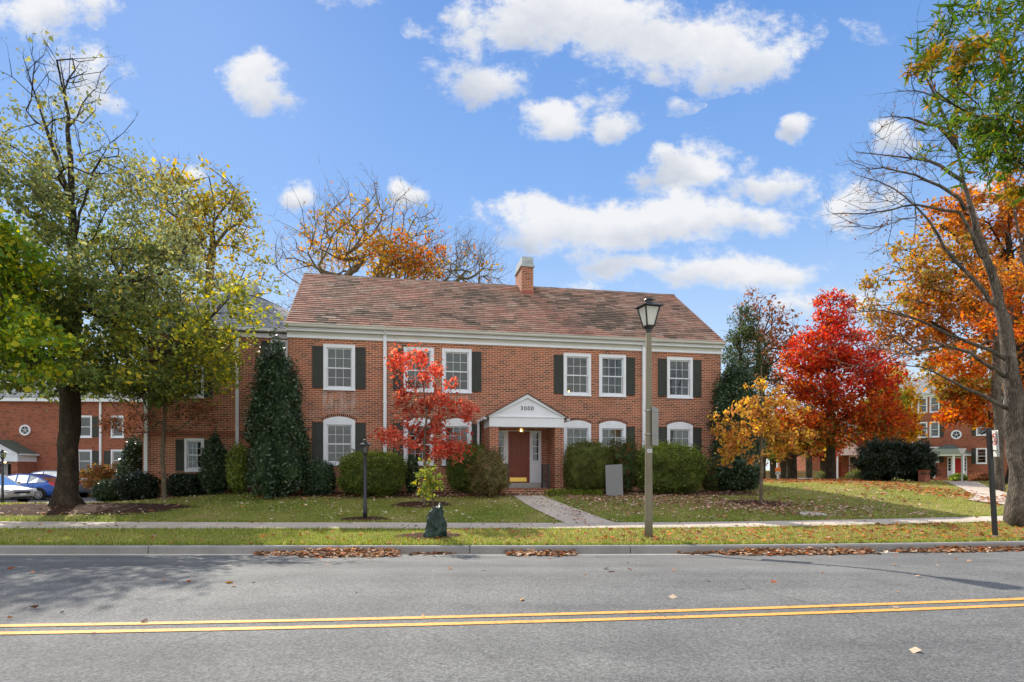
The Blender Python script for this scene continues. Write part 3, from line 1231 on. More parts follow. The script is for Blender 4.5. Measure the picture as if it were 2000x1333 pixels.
    for x in (7.47, 8.93):
        rl = MB()
        rl.box(x - .02, x + .02, -1.55, -1.51, .93, 1.78)
        rl.box(x - .02, x + .02, -.5, -.46, .93, 1.78)
        rl.box(x - .022, x + .022, -1.58, -.40, 1.78, 1.81)
        for k in range(1, 8):
            yy = -1.53 + k * .13
            rl.box(x - .007, x + .007, yy - .007, yy + .007, 1.02, 1.78)
        rl.box(x - .01, x + .01, -1.5, -.5, 1.0, 1.02)
        rl.build('handrail', M['black'], h)
    lp = MB(); lp.lathe([(.005, 4.62), (.035, 4.65), (.035, 4.69), (.01, 4.72)], 8, (10.35, .9, 0))
    lp.build('room_light', M['bulb'], h, smooth=True)
    return h


M['tile_plain'] = plain('brown_roof_shingle', (.11, .075, .058), .85, .2, var=.45, scale=9, bmp=.6)
main_house()


def round_window(parent, x, z, r, y=0):
    m = MB()
    n = 24
    for a, b in ((r, r * .72),):
        vs, fs = [], []
        for yy in (y - .05, y - .002):
            for rr in (a, b):
                for k in range(n):
                    t = 2 * PI * k / n
                    vs.append((x + rr * math.cos(t), yy, z + rr * math.sin(t)))
        for k in range(n):
            q = (k + 1) % n
            fs += [(k, q, n + q, n + k), (k, 2 * n + k, 2 * n + q, q), (n + k, n + q, 3 * n + q, 3 * n + k)]
        m.add(vs, fs)
    for k in range(5):
        t = PI / 2 + 2 * PI * k / 5
        m.tube([(x, y - .025, z), (x + r * .75 * math.cos(t), y - .025, z + r * .75 * math.sin(t))], r * .045, 6)
    w = m.build('round_window', M['white'], parent)
    p = MB(); p.prism([(x + r * .74 * math.cos(2 * PI * k / 20), z + r * .74 * math.sin(2 * PI * k / 20)) for k in range(20)], y - .012, y - .006)
    p.build('pane', M['darkpane'], w)
    return w


M['darkpane'] = plain('dark_window_pane', (.02, .025, .03), .06, .6)


def wing_house():
    o = np.array([-7.766, 21.]) + 1.8 * np.array([-math.sin(math.radians(10.85)), math.cos(math.radians(10.85))])
    h = thing('brick_house', 'red brick house wing with grey slate hip roof and white downspouts, behind the conical holly', 'house', (o[0], o[1], 0), math.radians(10.85))
    x0, x1, D = -5.25, .1, 8.0
    wins = [(-3.86, 1.52, .66, 1.22), (-.9, 4.75, .62, 1.7), (-3.86, 4.2, .66, 1.22)]
    holes = [(x + .08, x + w - .08, z + .08, z + H - .08) for x, z, w, H in wins]
    mb = MB()
    wall_grid(mb, x0, x1 + .0, -.6, 6.65, holes)
    mb.add([(x0, 0, -.6), (x0, D, -.6), (x0, D, 6.65), (x0, 0, 6.65)], [(0, 1, 2, 3)])
    mb.add([(x0, D, -.6), (x1, D, -.6), (x1, D, 6.65), (x0, D, 6.65)], [(0, 1, 2, 3)])
    mb.build('wall', M['brick'], h, uv=True)
    mb = MB(); mb.box(x0 + .05, x1 - .05, 1.2, 1.3, 0, 6.6); mb.build('interior_wall', M['interior'], h)
    mb = MB(); mb.box(x0 - .02, x1 - .1, -.02, -.001, 2.82, 3.02); mb.box(x0 - .02, x1 - .1, -.03, -.001, 2.80, 2.82)
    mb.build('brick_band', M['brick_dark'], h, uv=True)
    for i, (x, z, w, H) in enumerate(wins):
        make_window(w, H, cas=.10, parent=h, loc=(x, 0, z), cover=('blind', .3) if i != 1 else ('curtain', 1))
    s = make_shutter(.28, 1.14, h, (-3.86 - .29, 0, 1.56))
    clone(s, (-3.86 + .67, 0, 1.56)); clone(s, (-3.86 + .67, 0, 4.24)); clone(s, (-3.86 - .29, 0, 4.24))
    make_shutter(.30, 1.6, h, (-.9 - .31, 0, 4.8))
    f = MB(); f.box(x0 - .03, x1 - .1, -.06, .01, 6.50, 6.66); f.box(x0 - .2, x1 - .1, -.2, .01, 6.70, 6.78)
    f.build('eave_trim', M['white'], h)
    gt = MB(); gt.prism([(-.2, 6.70), (-.27, 6.72), (-.29, 6.82), (-.16, 6.82), (-.16, 6.70)], x0 - .2, x1 - .1, 'x'); gt.build('gutter', M['white'], h)
    for x in (-5.12, -2.05):
        d = MB(); d.box(x - .055, x + .055, -.10, -.02, 1.2 if x < -4 else .85, 6.6); d.tube([(x, -.08, 6.55), (x, -.2, 6.72)], .045, 8); d.build('downspout', M['white'], h)
    r = MB()
    a, b, c, d = (x0 - .3, -.28, 6.8), (x1 + 2, -.28, 6.8), (x1 + 2, D + .3, 6.8), (x0 - .3, D + .3, 6.8)
    ra, rb = (-3.7, 4.0, 9.15), (-2.2, 4.0, 9.15)
    re = (x1 + 2, 6.2, 7.3)
    bot = [(p[0], p[1], p[2] - .08) for p in (a, b, c, d)]
    # hip roof: its right hip runs down behind the main house
    b2 = (.35, -.28, 6.8); c2 = (.35, D + .3, 6.8)
    rb2 = (.35, 4.0, 8.0)
    r.add([a, b2, rb2, rb, ra], [(0, 1, 2, 3, 4)])
    r.add([a, ra, d], [(0, 1, 2)])
    r.add([d, ra, rb, rb2, c2], [(0, 1, 2, 3, 4)])
    rf = r.build('roof', M['slate'], h, uv=True)
    v = MB(); v.box(-1.15, -.9, 1.1, 1.45, 7.35, 7.62); v.build('roof_vent', M['galv'], rf)
    v = MB(); v.box(-2.95, -2.35, 4.2, 5.2, 8.6, 9.75); v.build('chimney', M['zinc'], rf)


wing_house()


def left_house():
    h = thing('brick_house', 'shaded brick house behind the parked cars with a round window over its porch', 'house', (-36, 38, 0), math.radians(3))
    holes = []
    W1 = (8.44, 1.44, .94, 1.43); W2 = (10.54, 1.50, .80, 1.38); W3 = (8.44, 3.61, .94, 1.43); W4 = (10.54, 3.61, .80, 1.43); W5 = (1.2, 1.44, .94, 1.43)
    ws = [W1, W2, W3, W4, W5, (1.2, 3.61, .94, 1.43)]
    for x, z, w, H in ws: holes.append((x + .1, x + w - .1, z + .1, z + H - .1))
    mb = MB()
    wall_grid(mb, -6, 13.5, -.6, 6.2, holes)
    mb.add([(13.5, 0, -.6), (13.5, 8, -.6), (13.5, 8, 6.2), (13.5, 4, 8.9), (13.5, 0, 6.2)], [(0, 1, 2, 3, 4)])
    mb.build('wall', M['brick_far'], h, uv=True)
    mb = MB(); mb.box(-5.9, 13.4, 1.2, 1.3, 0, 6); mb.build('interior_wall', M['interior'], h)
    for i, (x, z, w, H) in enumerate(ws):
        make_window(w, H, cas=.12, parent=h, loc=(x, 0, z), cover=('blind', .5) if i in (1, 3) else None, panes=(1, 1), muntins=False)
    s = make_shutter(.38, 1.3, h, (8.44 - .4, 0, 1.5))
    for x, z in ((9.40, 1.5), (8.04, 3.67), (9.40, 3.67), (10.12, 1.5), (11.36, 1.5)): clone(s, (x, 0, z))
    round_window(h, 5.3, 4.1, .34)
    r = MB()
    r.add([(-6.2, -.35, 6.15), (13.8, -.35, 6.15), (13.8, 4, 8.95), (-6.2, 4, 8.95)], [(0, 1, 2, 3)])
    r.add([(-6.2, 8.35, 6.15), (13.8, 8.35, 6.15), (13.8, 4, 8.95), (-6.2, 4, 8.95)], [(0, 1, 2, 3)])
    r.build('roof', M['slate'], h, uv=True)
    f = MB(); f.box(-6.1, 13.7, -.3, -.002, 5.9, 6.14); f.build('eave_trim', M['white'], h)
    d = MB(); d.box(9.86, 9.98, -.1, -.01, .1, 5.9); d.build('downspout', M['white'], h)
    por = make_portico(h, 4.55, 1.45, 1.6, 2.10, 2.62, 3.42, -.2, M['tile_green'], brick='brick_far', pw=.4)
    t = MB(); t.box(4.3, 4.72, -1.6 + .0, -1.585, 2.85, 2.90); t.build('name_board', M['ink'], por)
    dr = MB(); dr.box(4.3, 5.15, -.06, -.01, .1, 1.95); dr.build('door', M['ink'], h)
    fr = MB()
    for a, b in ((3.7, 3.78), (4.0, 4.28), (5.17, 5.25)): fr.box(a, b, -.05, -.004, .1, 2.05)
    fr.box(3.78, 5.17, -.05, -.004, 1.97, 2.05)
    for z in (.6, 1.0, 1.35, 1.7): fr.box(3.78, 4.0, -.04, -.004, z, z + .04)
    fr.build('door_frame', M['white'], h)
    mbx = MB(); mbx.box(3.0, 3.2, -1.63, -1.58, 1.0, 1.35); mbx.build('letter_plate', M['white'], h)
    b = MB(); b.lathe([(.01, 2.02), (.05, 2.04), (.05, 2.09), (.02, 2.1)], 8, (4.75, -.9, 0)); b.build('porch_lamp', M['bulb'], h, smooth=True)


M['tile_green'] = plain('green_grey_shingle', (.10, .12, .10), .85, .2, var=.35, scale=9, bmp=.5)
left_house()


def right_house():
    h = thing('brick_house', 'three storey brick house with red door beyond the orange tree', 'house', (41.316, 64, 0), -math.atan2(.78, .62))
    ws = []
    for z in (7.42, 4.89, 2.3):
        ws += [(1.30, z, .86, 1.63), (2.36, z, .86, 1.63)]
    ws += [(4.2, 7.42, .86, 1.63), (6.26, 7.42, .86, 1.63), (6.26, 4.89, .86, 1.63), (6.26, 2.15, .86, 1.55), (.05, 7.42, .0, 0)][:4]
    holes = [(x + .1, x + w - .1, z + .1, z + H - .1) for x, z, w, H in ws]
    mb = MB()
    wall_grid(mb, -3.2, 9.0, -.3, 9.1, holes)
    mb.add([(9, 0, -.3), (9, 9, -.3), (9, 9, 9.1), (9, 0, 9.1)], [(0, 1, 2, 3)])
    mb.add([(-3.2, 0, -.3), (-3.2, 9, -.3), (-3.2, 9, 9.1), (-3.2, 0, 9.1)], [(0, 1, 2, 3)])
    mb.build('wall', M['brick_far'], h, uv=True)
    mb = MB(); mb.box(-3, 8.9, 1.2, 1.3, 0, 9); mb.build('interior_wall', M['interior'], h)
    base = None
    for x, z, w, H in ws:
        make_window(w, H, cas=.12, parent=h, loc=(x, 0, z), cover=('blind', .45), panes=(1, 2))
    s = make_shutter(.34, 1.5, h, (3.24, 0, 7.46))
    for x, z in ((3.24, 4.93), (3.24, 2.36), (3.84, 7.46), (5.9, 7.46), (5.9, 4.93), (5.9, 2.2)): clone(s, (x, 0, z))
    round_window(h, 4.65, 5.1, .45)
    b = MB(); b.box(-3.2, 4.0, -.03, -.002, 4.02, 4.14); b.box(-3.2, 9.0, -.03, -.002, 6.62, 6.72); b.build('brick_band', M['brick_dark'], h, uv=True)
    f = MB(); f.box(-3.3, 9.1, -.1, -.002, 9.08, 9.3); f.box(-3.5, 9.3, -.3, -.002, 9.32, 9.42); f.build('eave_trim', M['white'], h)
    r = MB()
    a, b_, c, d = (-3.5, -.35, 9.4), (9.3, -.35, 9.4), (9.3, 9.3, 9.4), (-3.5, 9.3, 9.4)
    ra, rb = (.6, 4.5, 12.0), (5.2, 4.5, 12.0)
    r.add([a, b_, rb, ra], [(0, 1, 2, 3)]); r.add([b_, c, rb], [(0, 1, 2)]); r.add([c, d, ra, rb], [(0, 1, 2, 3)]); r.add([d, a, ra], [(0, 1, 2)])
    r.build('roof', M['slate'], h, uv=True)
    d = MB(); d.box(.74, .86, -.1, -.01, .5, 9.1); d.build('downspout', M['white'], h)
    # porch with a hipped roof on columns
    m = MB()
    x0, x1, y0 = 2.5, 5.9, -2.2
    m.box(x0, x1, y0, y0 + .2, 2.95, 3.2); m.box(x0, x0 + .2, y0 + .2, -.002, 2.95, 3.2); m.box(x1 - .2, x1, y0 + .2, -.002, 2.95, 3.2)
    por = m.build('portico', M['white'], h)
    r = MB()
    e = .2
    A, B, Cc, Dd = (x0 - e, y0 - e, 3.2), (x1 + e, y0 - e, 3.2), (x1 + e, 0, 3.2), (x0 - e, 0, 3.2)
    P, Q = (4.0, -.8, 4.1), (4.4, -.8, 4.1)
    P2, Q2 = (4.0, -.002, 4.1), (4.4, -.002, 4.1)
    r.add([A, B, Q, P], [(0, 1, 2, 3)]); r.add([B, Cc, Q2, Q], [(0, 1, 2, 3)]); r.add([A, P, P2, Dd], [(0, 1, 2, 3)]); r.add([A, B, Cc, Dd], [(0, 1, 2, 3)]); r.add([P, Q, Q2, P2], [(0, 1, 2, 3)])
    r.build('porch_roof', M['tile_green'], por)
    for cx in (x0 + .14, 3.35, x1 - .9, x1 - .14):
        k = MB(); k.lathe([(.11, .45), (.10, 2.95)], 12, (cx, y0 + .12, 0)); k.build('column', M['white'], por)
    dr = MB(); dr.box(4.40, 5.05, -.05, -.005, .85, 2.75); dr.build('door', M['red_door'], h)
    fr = MB()
    for a, b_ in ((3.9, 3.98), (4.2, 4.39), (5.06, 5.25), (5.45, 5.53)): fr.box(a, b_, -.06, -.003, .8, 2.85)
    fr.box(3.9, 5.53, -.065, -.003, 2.76, 2.9)
    for a, b_ in ((3.98, 4.2), (5.25, 5.45)):
        fr.box(a, b_, -.05, -.003, .8, 1.5)
        for z in (1.8, 2.1, 2.4): fr.box(a, b_, -.05, -.003, z, z + .04)
    fr.build('door_frame', M['white'], h)
    pl = MB(); pl.box(3.98, 4.2, -.02, -.003, 1.5, 2.76); pl.box(5.25, 5.45, -.02, -.003, 1.5, 2.76); pl.build('sidelight_pane', M['darkpane'], h)
    st = MB(); st.box(2.7, 5.7, -2.3, -.01, .1, .8); st.build('porch_step', M['brick_far'], h, uv=True)


right_house()


def far_house():
    X = (1640 - 1000) / F * 72
    h = thing('brick_house', 'small distant brick house with white gabled porch, seen past the red maple trunk', 'house', (X - 4, 72, 0), .12)
    mb = MB(); wall_grid(mb, .5, 9, -.5, 5.6, [(5.6, 6.5, 1.3, 3.2)]); 
    mb.add([(.5, 0, -.5), (.5, 7, -.5), (.5, 7, 5.6), (.5, 0, 5.6)], [(0, 1, 2, 3)])
    mb.add([(9, 0, -.5), (9, 7, -.5), (9, 7, 5.6), (9, 0, 5.6)], [(0, 1, 2, 3)])
    mb.build('wall', M['brick_far'], h, uv=True)
    r = MB(); r.add([(.2, -.4, 5.5), (9.3, -.4, 5.5), (9.3, 3.5, 7.8), (.2, 3.5, 7.8)], [(0, 1, 2, 3)]); r.add([(.2, 7.4, 5.5), (9.3, 7.4, 5.5), (9.3, 3.5, 7.8), (.2, 3.5, 7.8)], [(0, 1, 2, 3)])
    r.build('roof', M['slate'], h, uv=True)
    make_portico(h, 4.4, 1.7, 1.8, 3.3, 3.75, 4.9, -.3, M['tile_green'], pier='column')
    make_window(1.1, 2.1, cas=.15, parent=h, loc=(5.5, 0, 1.2), cover=('blind', .4), panes=(1, 1))
    dr = MB(); dr.box(3.6, 4.5, -.06, -.005, .3, 2.5); dr.build('door', M['door'], h)


far_house()
# ------------------------------------------------------------------ street furniture and small things
def four_lantern(parent, zb, r0, r1, h, roof_r, roof_h, rot=.35, frost='frost'):
    """tapered four sided lantern, wider at the top; zb its lower edge"""
    fr = MB()
    c4 = [(math.cos(rot + PI / 4 + k * PI / 2), math.sin(rot + PI / 4 + k * PI / 2)) for k in range(4)]
    t = .016 * (r1 / .3 + .3)
    for cx, cy in c4:
        fr.tube([(cx * r0, cy * r0, zb), (cx * r1, cy * r1, zb + h)], t, 6)
    for r, z in ((r0, zb), (r1, zb + h)):
        for k in range(4):
            a, b = c4[k], c4[(k + 1) % 4]
            fr.tube([(a[0] * r, a[1] * r, z), (b[0] * r, b[1] * r, z)], t * 1.1, 6)
    frame = fr.build('lantern_frame', M['black'], parent)
    gl = MB()
    for k in range(4):
        a, b = c4[k], c4[(k + 1) % 4]
        q = .97
        gl.add([(a[0] * r0 * q, a[1] * r0 * q, zb), (b[0] * r0 * q, b[1] * r0 * q, zb), (b[0] * r1 * q, b[1] * r1 * q, zb + h), (a[0] * r1 * q, a[1] * r1 * q, zb + h)], [(0, 1, 2, 3)])
    gl.build('lantern_glass', M[frost], parent)
    rf = MB()
    rf.lathe([(roof_r, zb + h), (roof_r, zb + h + .015), (r1 * .45, zb + h + roof_h), (r1 * .36, zb + h + roof_h + .005)], 4, sq=False)
    for i, v in enumerate(rf.v):
        x, y, z = v
        ca, sa = math.cos(rot + PI / 4), math.sin(rot + PI / 4)
        rf.v[i] = (x * ca - y * sa, x * sa + y * ca, z)
    rf.lathe([(r1 * .30, zb + h + roof_h), (r1 * .30, zb + h + roof_h * 1.7), (r1 * .42, zb + h + roof_h * 1.75), (r1 * .36, zb + h + roof_h * 2.0), (r1 * .08, zb + h + roof_h * 2.15), (r1 * .07, zb + h + roof_h * 2.35)], 10)
    rf.build('lantern_roof', M['black'], parent)
    bs = MB(); bs.lathe([(r0 * .9, zb), (r0 * .75, zb - .05), (r0 * .5, zb - .06), (r0 * .5, zb - .14)], 10); bs.build('lantern_base', M['black'], parent)
    return frame


def street_lamp(px, D, base_r, top_r, zpost, label, m='post', lean=0):
    X = (px - 1000) / F * D
    z0 = g(X, D)
    t = thing('street_lamp', label, 'street lamp', (X, D, z0), 0)
    p = MB(); H = zpost - z0
    p.lathe([(base_r, -.1), (base_r, .4), ((base_r + top_r) / 2, H * .5), (top_r, H - .02), (top_r * .8, H)], 18)
    p.build('post', M[m], t, smooth=True)
    return t, H


t, H = street_lamp(1267, 12.75, .084, .058, EYE + (918 - 650) / F * 12.75, 'tall concrete street lamp with frosted four sided lantern on the verge')
k = MB(); k.lathe([(.05, H - .02), (.055, H + .08), (.075, H + .10), (.04, H + .12)], 12); k.build('collar', M['galv'], t, smooth=True)
four_lantern(t, H + .13, .115, .235, .40, .315, .085, rot=.30)
for z in (EYE + (918 - 802) / F * 12.75, EYE + (918 - 848) / F * 12.75):
    b = MB(); b.lathe([(.088, z - g(2.87, 12.75) - .012), (.088, z - g(2.87, 12.75) + .012)], 18); b.box(.07, .2, -.02, .02, z - g(2.87, 12.75) - .008, z - g(2.87, 12.75) + .008); b.build('clamp', M['galv'], t)
zz = EYE + (918 - 881.5) / F * 12.75 - g(2.87, 12.75)
lb = MB()
for k in range(9):
    a0 = -PI / 2 - .55 + 1.3 * k / 9; a1 = -PI / 2 - .55 + 1.3 * (k + 1) / 9
    lb.add([(.0845 * math.cos(a0), .0845 * math.sin(a0), zz - .04), (.0845 * math.cos(a1), .0845 * math.sin(a1), zz - .04), (.0845 * math.cos(a1), .0845 * math.sin(a1), zz + .04), (.0845 * math.cos(a0), .0845 * math.sin(a0), zz + .04)], [(0, 1, 2, 3)])
plate = lb.build('number_plate', M['sign_white'], t, smooth=True)
for txt, dz in (('6493', .006), ('NCC4', -.030)):
    text_mesh('number_text', txt, .034, plate, (.005, -.0875, zz + dz), (PI / 2, 0, 0), .0004)
sg = MB()
X, D = (1267 - 1000) / F * 12.75, 12.75
zt, zb_ = EYE + (918 - 795) / F * D, EYE + (918 - 870) / F * D
sgn = MB()
sgn.box(-.002, .002, -.23, .23, 0, zt - zb_)
o = sgn.build('traffic_sign', M['galv'], None)
o.location = (X + .155, D + .06, zb_); o.rotation_euler = (0, 0, math.radians(-29))
tag(o, 'grey back of a metal sign strapped to the concrete lamp post, seen almost edge on', 'sign')

# lamp beyond the right tree, partly behind the orange leaves
Dl = 27.
Xl = (1953 - 1000) / F * Dl
t, H = street_lamp(1953, Dl, .13, .10, EYE + (918 - 800) / F * Dl, 'grey street lamp partly hidden by orange leaves behind the no parking sign', 'galv')
four_lantern(t, H + .12, .15, .33, .48, .42, .10, rot=.5)
# dark yard lamps
def yard_lamp(px, D, ztop, label):
    X = (px - 1000) / F * D
    z0 = g(X, D)
    t = thing('yard_lamp', label, 'lamp post', (X, D, z0), 0, 'black yard lamps')
    H = ztop - z0
    s = 1.0
    p = MB(); p.lathe([(.06, -.1), (.06, .35), (.048, .37), (.045, H - .62)], 14); p.build('post', M['black'], t, smooth=True)
    four_lantern(t, H - .50, .075, .135, .22, .21, .07, rot=.3, frost='glass')
    b = MB(); b.lathe([(.03, H - .49), (.032, H - .36), (.01, H - .33)], 8); b.build('candle_bulb', M['frost'], t, smooth=True)
    return t


yard_lamp(713, 16.1, EYE + (918 - 849) / F * 16.1, 'black yard lamp on the lawn in front of the clipped round shrub')
yard_lamp(5, 26., EYE + (918 - 872) / F * 26, 'black yard lamp at the left edge beside the silver car')


# no parking sign on a leaning black post
Ds = 12.9
xb, xt = (1944 - 1000) / F * Ds, (1931 - 1000) / F * Ds
zb_, zt = g(xb, Ds), EYE + (918 - 836) / F * Ds
t = thing('parking_sign', 'no parking sign on a leaning black square post beside the big trunk', 'sign', (xb, Ds, zb_))
lean = math.atan2(xb - xt, zt - zb_)
t.rotation_euler = (0, -lean, 0)
Hs = math.hypot(xb - xt, zt - zb_)
p = MB(); p.box(-.038, .038, -.038, .038, -.1, Hs); p.build('post', M['black'], t, bevel=.006)
p = MB(); p.box(-.04, .04, -.04, .04, -.05, .05); p.build('base_sleeve', M['galv'], t)
p = MB(); p.box(.045, .049, -.155, .155, Hs - .62, Hs - .06); pl = p.build('sign_plate', M['sign_white'], t)
pl.location = (.10 + .046, -.02 - .013, 0); pl.rotation_euler = (0, 0, math.radians(163.7))
p = MB(); p.box(.03, .13, -.012, .012, Hs - .30, Hs - .28); p.box(.03, .13, -.012, .012, Hs - .50, Hs - .48); p.build('bracket', M['galv'], t)
n = 28
zc_ = Hs - .25
vs = [(.0515, r * math.cos(2 * PI * k / n), zc_ + r * math.sin(2 * PI * k / n)) for r in (.125, .10) for k in range(n)]
rg = MB(); rg.add(vs, [(k, (k + 1) % n, n + (k + 1) % n, n + k) for k in range(n)])
rg.add([(.052, -.085, zc_ + .07), (.052, -.065, zc_ + .09), (.052, .085, zc_ - .07), (.052, .065, zc_ - .09)], [(0, 1, 2, 3)])
rg.build('prohibition_ring', M['sign_red'], pl)
text_mesh('letter', 'P', .2, pl, (.0505, 0, zc_ - .07), (PI / 2, 0, PI / 2), .0003)
ar = MB(); ar.box(.050, .0512, -.09, .09, Hs - .50, Hs - .485)
ar.add([(.051, -.12, Hs - .4925), (.051, -.08, Hs - .465), (.051, -.08, Hs - .52)], [(0, 1, 2)])
ar.build('arrow', M['ink'], pl)

# triangular sign, seen from behind, far right
Dy = 33.
Xy = (1879 - 1000) / F * Dy
zg = g(Xy, Dy)
t = thing('yield_sign', 'grey back of a triangular sign on a thin post before the red door', 'sign', (Xy, Dy, zg), -.15)
hh = EYE + (918 - 876) / F * Dy - zg
p = MB(); p.box(-.04, .04, -.02, .02, -.1, hh - .05); p.build('post', M['galv'], t)
p = MB(); p.prism([(-.17 * 1.1, hh), (.17 * 1.1, hh), (.21, hh - .03), (.04, hh - .32), (-.04, hh - .32), (-.21, hh - .03)], -.03, -.024); p.build('sign_plate', M['sign_white'], t)

# plain grey panel in front of the hedge
Dp_ = 20.35
def P3(px, py, D=Dp_): return at(px, py, D)
p = MB()
q = [(1182, 909), (1215, 907), (1217, 969.5), (1184, 968.5)]
pts = [at(a, b, Dp_) for a, b in q]
p.prism([(v[0] - pts[3][0], v[2] - pts[3][2]) for v in pts], -.02, .02)
o = p.build('grey_board', M['grey_panel'], None)
o.location = Vector([float(v) for v in pts[3]])
tag(o, 'plain grey rectangular board standing before the clipped hedge, left of the lamp post', 'board')

# orange and white roadside sign in the distance
Do = 36.
t = thing('roadwork_sign', 'small orange sign with white plate below on a stake, right of the corner evergreen', 'sign', (*gp(1519, Do), g(*gp(1519, Do)) - .1))
hh = EYE + (918 - 914) / F * Do - (g(*gp(1519, Do)) - .1)
p = MB(); p.box(-.04, .04, -.02, .02, 0, hh - .1); p.build('post', M['white'], t)
p = MB(); p.box(-.17, .17, -.03, -.022, hh - .22, hh); p.build('orange_plate', M['sign_orange'], t)
p = MB(); p.box(-.14, .14, -.03, -.022, hh - .40, hh - .235); w_ = p.build('white_plate', M['sign_white'], t)
p = MB()
for k in range(3): p.box(-.1 + .07 * k, -.06 + .07 * k, -.032, -.0305, hh - .36, hh - .28)
p.build('plate_marks', M['ink'], w_)

# concrete cover in the lawn
p = MB(); p.box(-.36, .36, -.26, .26, -.05, .03)
o = p.build('utility_cover', M['gutter'], None, bevel=.012)
xy = gp(1582, 17.35)
o.location = (xy[0], xy[1], g(*xy)); o.rotation_euler = (math.radians(5), 0, .15)
tag(o, 'flat pale concrete utility cover set in the lawn', 'utility cover')

# brick gate pillar at the right path
xy = gp(1805, 29.5)
p = MB(); p.box(-.17, .17, -.17, .17, -.2, .55); 
t = thing('brick_pillar', 'short brick pillar beside the dark evergreen at the path', 'pillar', (xy[0], xy[1], g(*xy)), .3)
p.build('shaft', M['brick_far'], t, uv=True)
p = MB(); p.box(-.19, .19, -.19, .19, .55, .60); p.build('cap', M['brick_dark'], t, uv=True)

# far fence
t = thing('wooden_fence', 'tan board fence running behind the yellow tree', 'fence', (0, 0, 0))
A, B = gp(1430, 66), gp(1625, 66)
n = 60
p = MB()
for i in range(n):
    x0 = A[0] + (B[0] - A[0]) * i / n; x1 = A[0] + (B[0] - A[0]) * (i + .93) / n
    z = -.4
    p.box(x0, x1, 66, 66.03, z, 1.45 + .03 * (i % 2))
p.build('boards', M['fence'], t)
p = MB()
for z in (0.0, 1.2): p.box(A[0], B[0], 65.94, 65.995, z, z + .1)
p.build('rail', M['fence'], t)
for i in range(0, n + 1, 12):
    p = MB(); x = A[0] + (B[0] - A[0]) * i / n; p.box(x - .06, x + .06, 65.86, 65.94, -.5, 1.6); p.build('post', M['fence'], t)


# watering bag round the sapling
def bag(px, D):
    X = (px - 1000) / F * D
    z0 = g(X, D)
    t = thing('watering_bag', 'dark green plastic watering bag slumped round the young tree on the verge', 'watering bag', (X, D, z0))
    n, rows = 96, 60
    V = []
    rr = random.Random(3)
    for j in range(rows):
        u = j / (rows - 1)
        z = .66 * u
        r = .215 * (1 - .55 * u ** 1.8) * (1 if u > .06 else .93 + u)
        cx = -.02 + .09 * u + (.03 * math.sin(u * 6))
        for k in range(n):
            a = 2 * PI * k / n
            f = 1 + .03 * math.sin(2 * a + 23 * u + 2 * math.sin(3 * a)) + .02 * math.sin(21 * a - 9 * u) + .055 * math.sin(5 * a + 7 * u) + .05 * math.sin(9 * a - 11 * u + 1) * (.4 + u) + .035 * math.sin(3 * a + 16 * u) + .025 * math.sin(14 * a + 5 * u)
            sx = 1.05 + (.35 * max(0, .35 - u) if math.cos(a) < 0 else 0)
            V.append((cx + r * f * math.cos(a) * sx, r * f * math.sin(a) * .9, z + .02 * math.sin(4 * a + 3) * u + (.06 * u * u * math.cos(a - .6))))
    V.append((.07, 0, .47))
    Fs = [(j * n + k, j * n + (k + 1) % n, (j + 1) * n + (k + 1) % n, (j + 1) * n + k) for j in range(rows - 1) for k in range(n)]
    me = bpy.data.meshes.new('bag_body')
    me.from_pydata(V, [], Fs + [((rows - 1) * n + k, (rows - 1) * n + (k + 1) % n, len(V) - 1) for k in range(n)])
    for q in me.polygons: q.use_smooth = True
    me.materials.append(M['bag'])
    link(bpy.data.objects.new('bag_body', me), t)
    s = MB(); s.tube([(-.02, -.17, .03), (0, -.205, .2), (.05, -.17, .42), (.08, -.11, .6)], .006, 6); s.build('zip_seam', M['ink'], t)
    return X, D, z0


bag(849, 12.75)


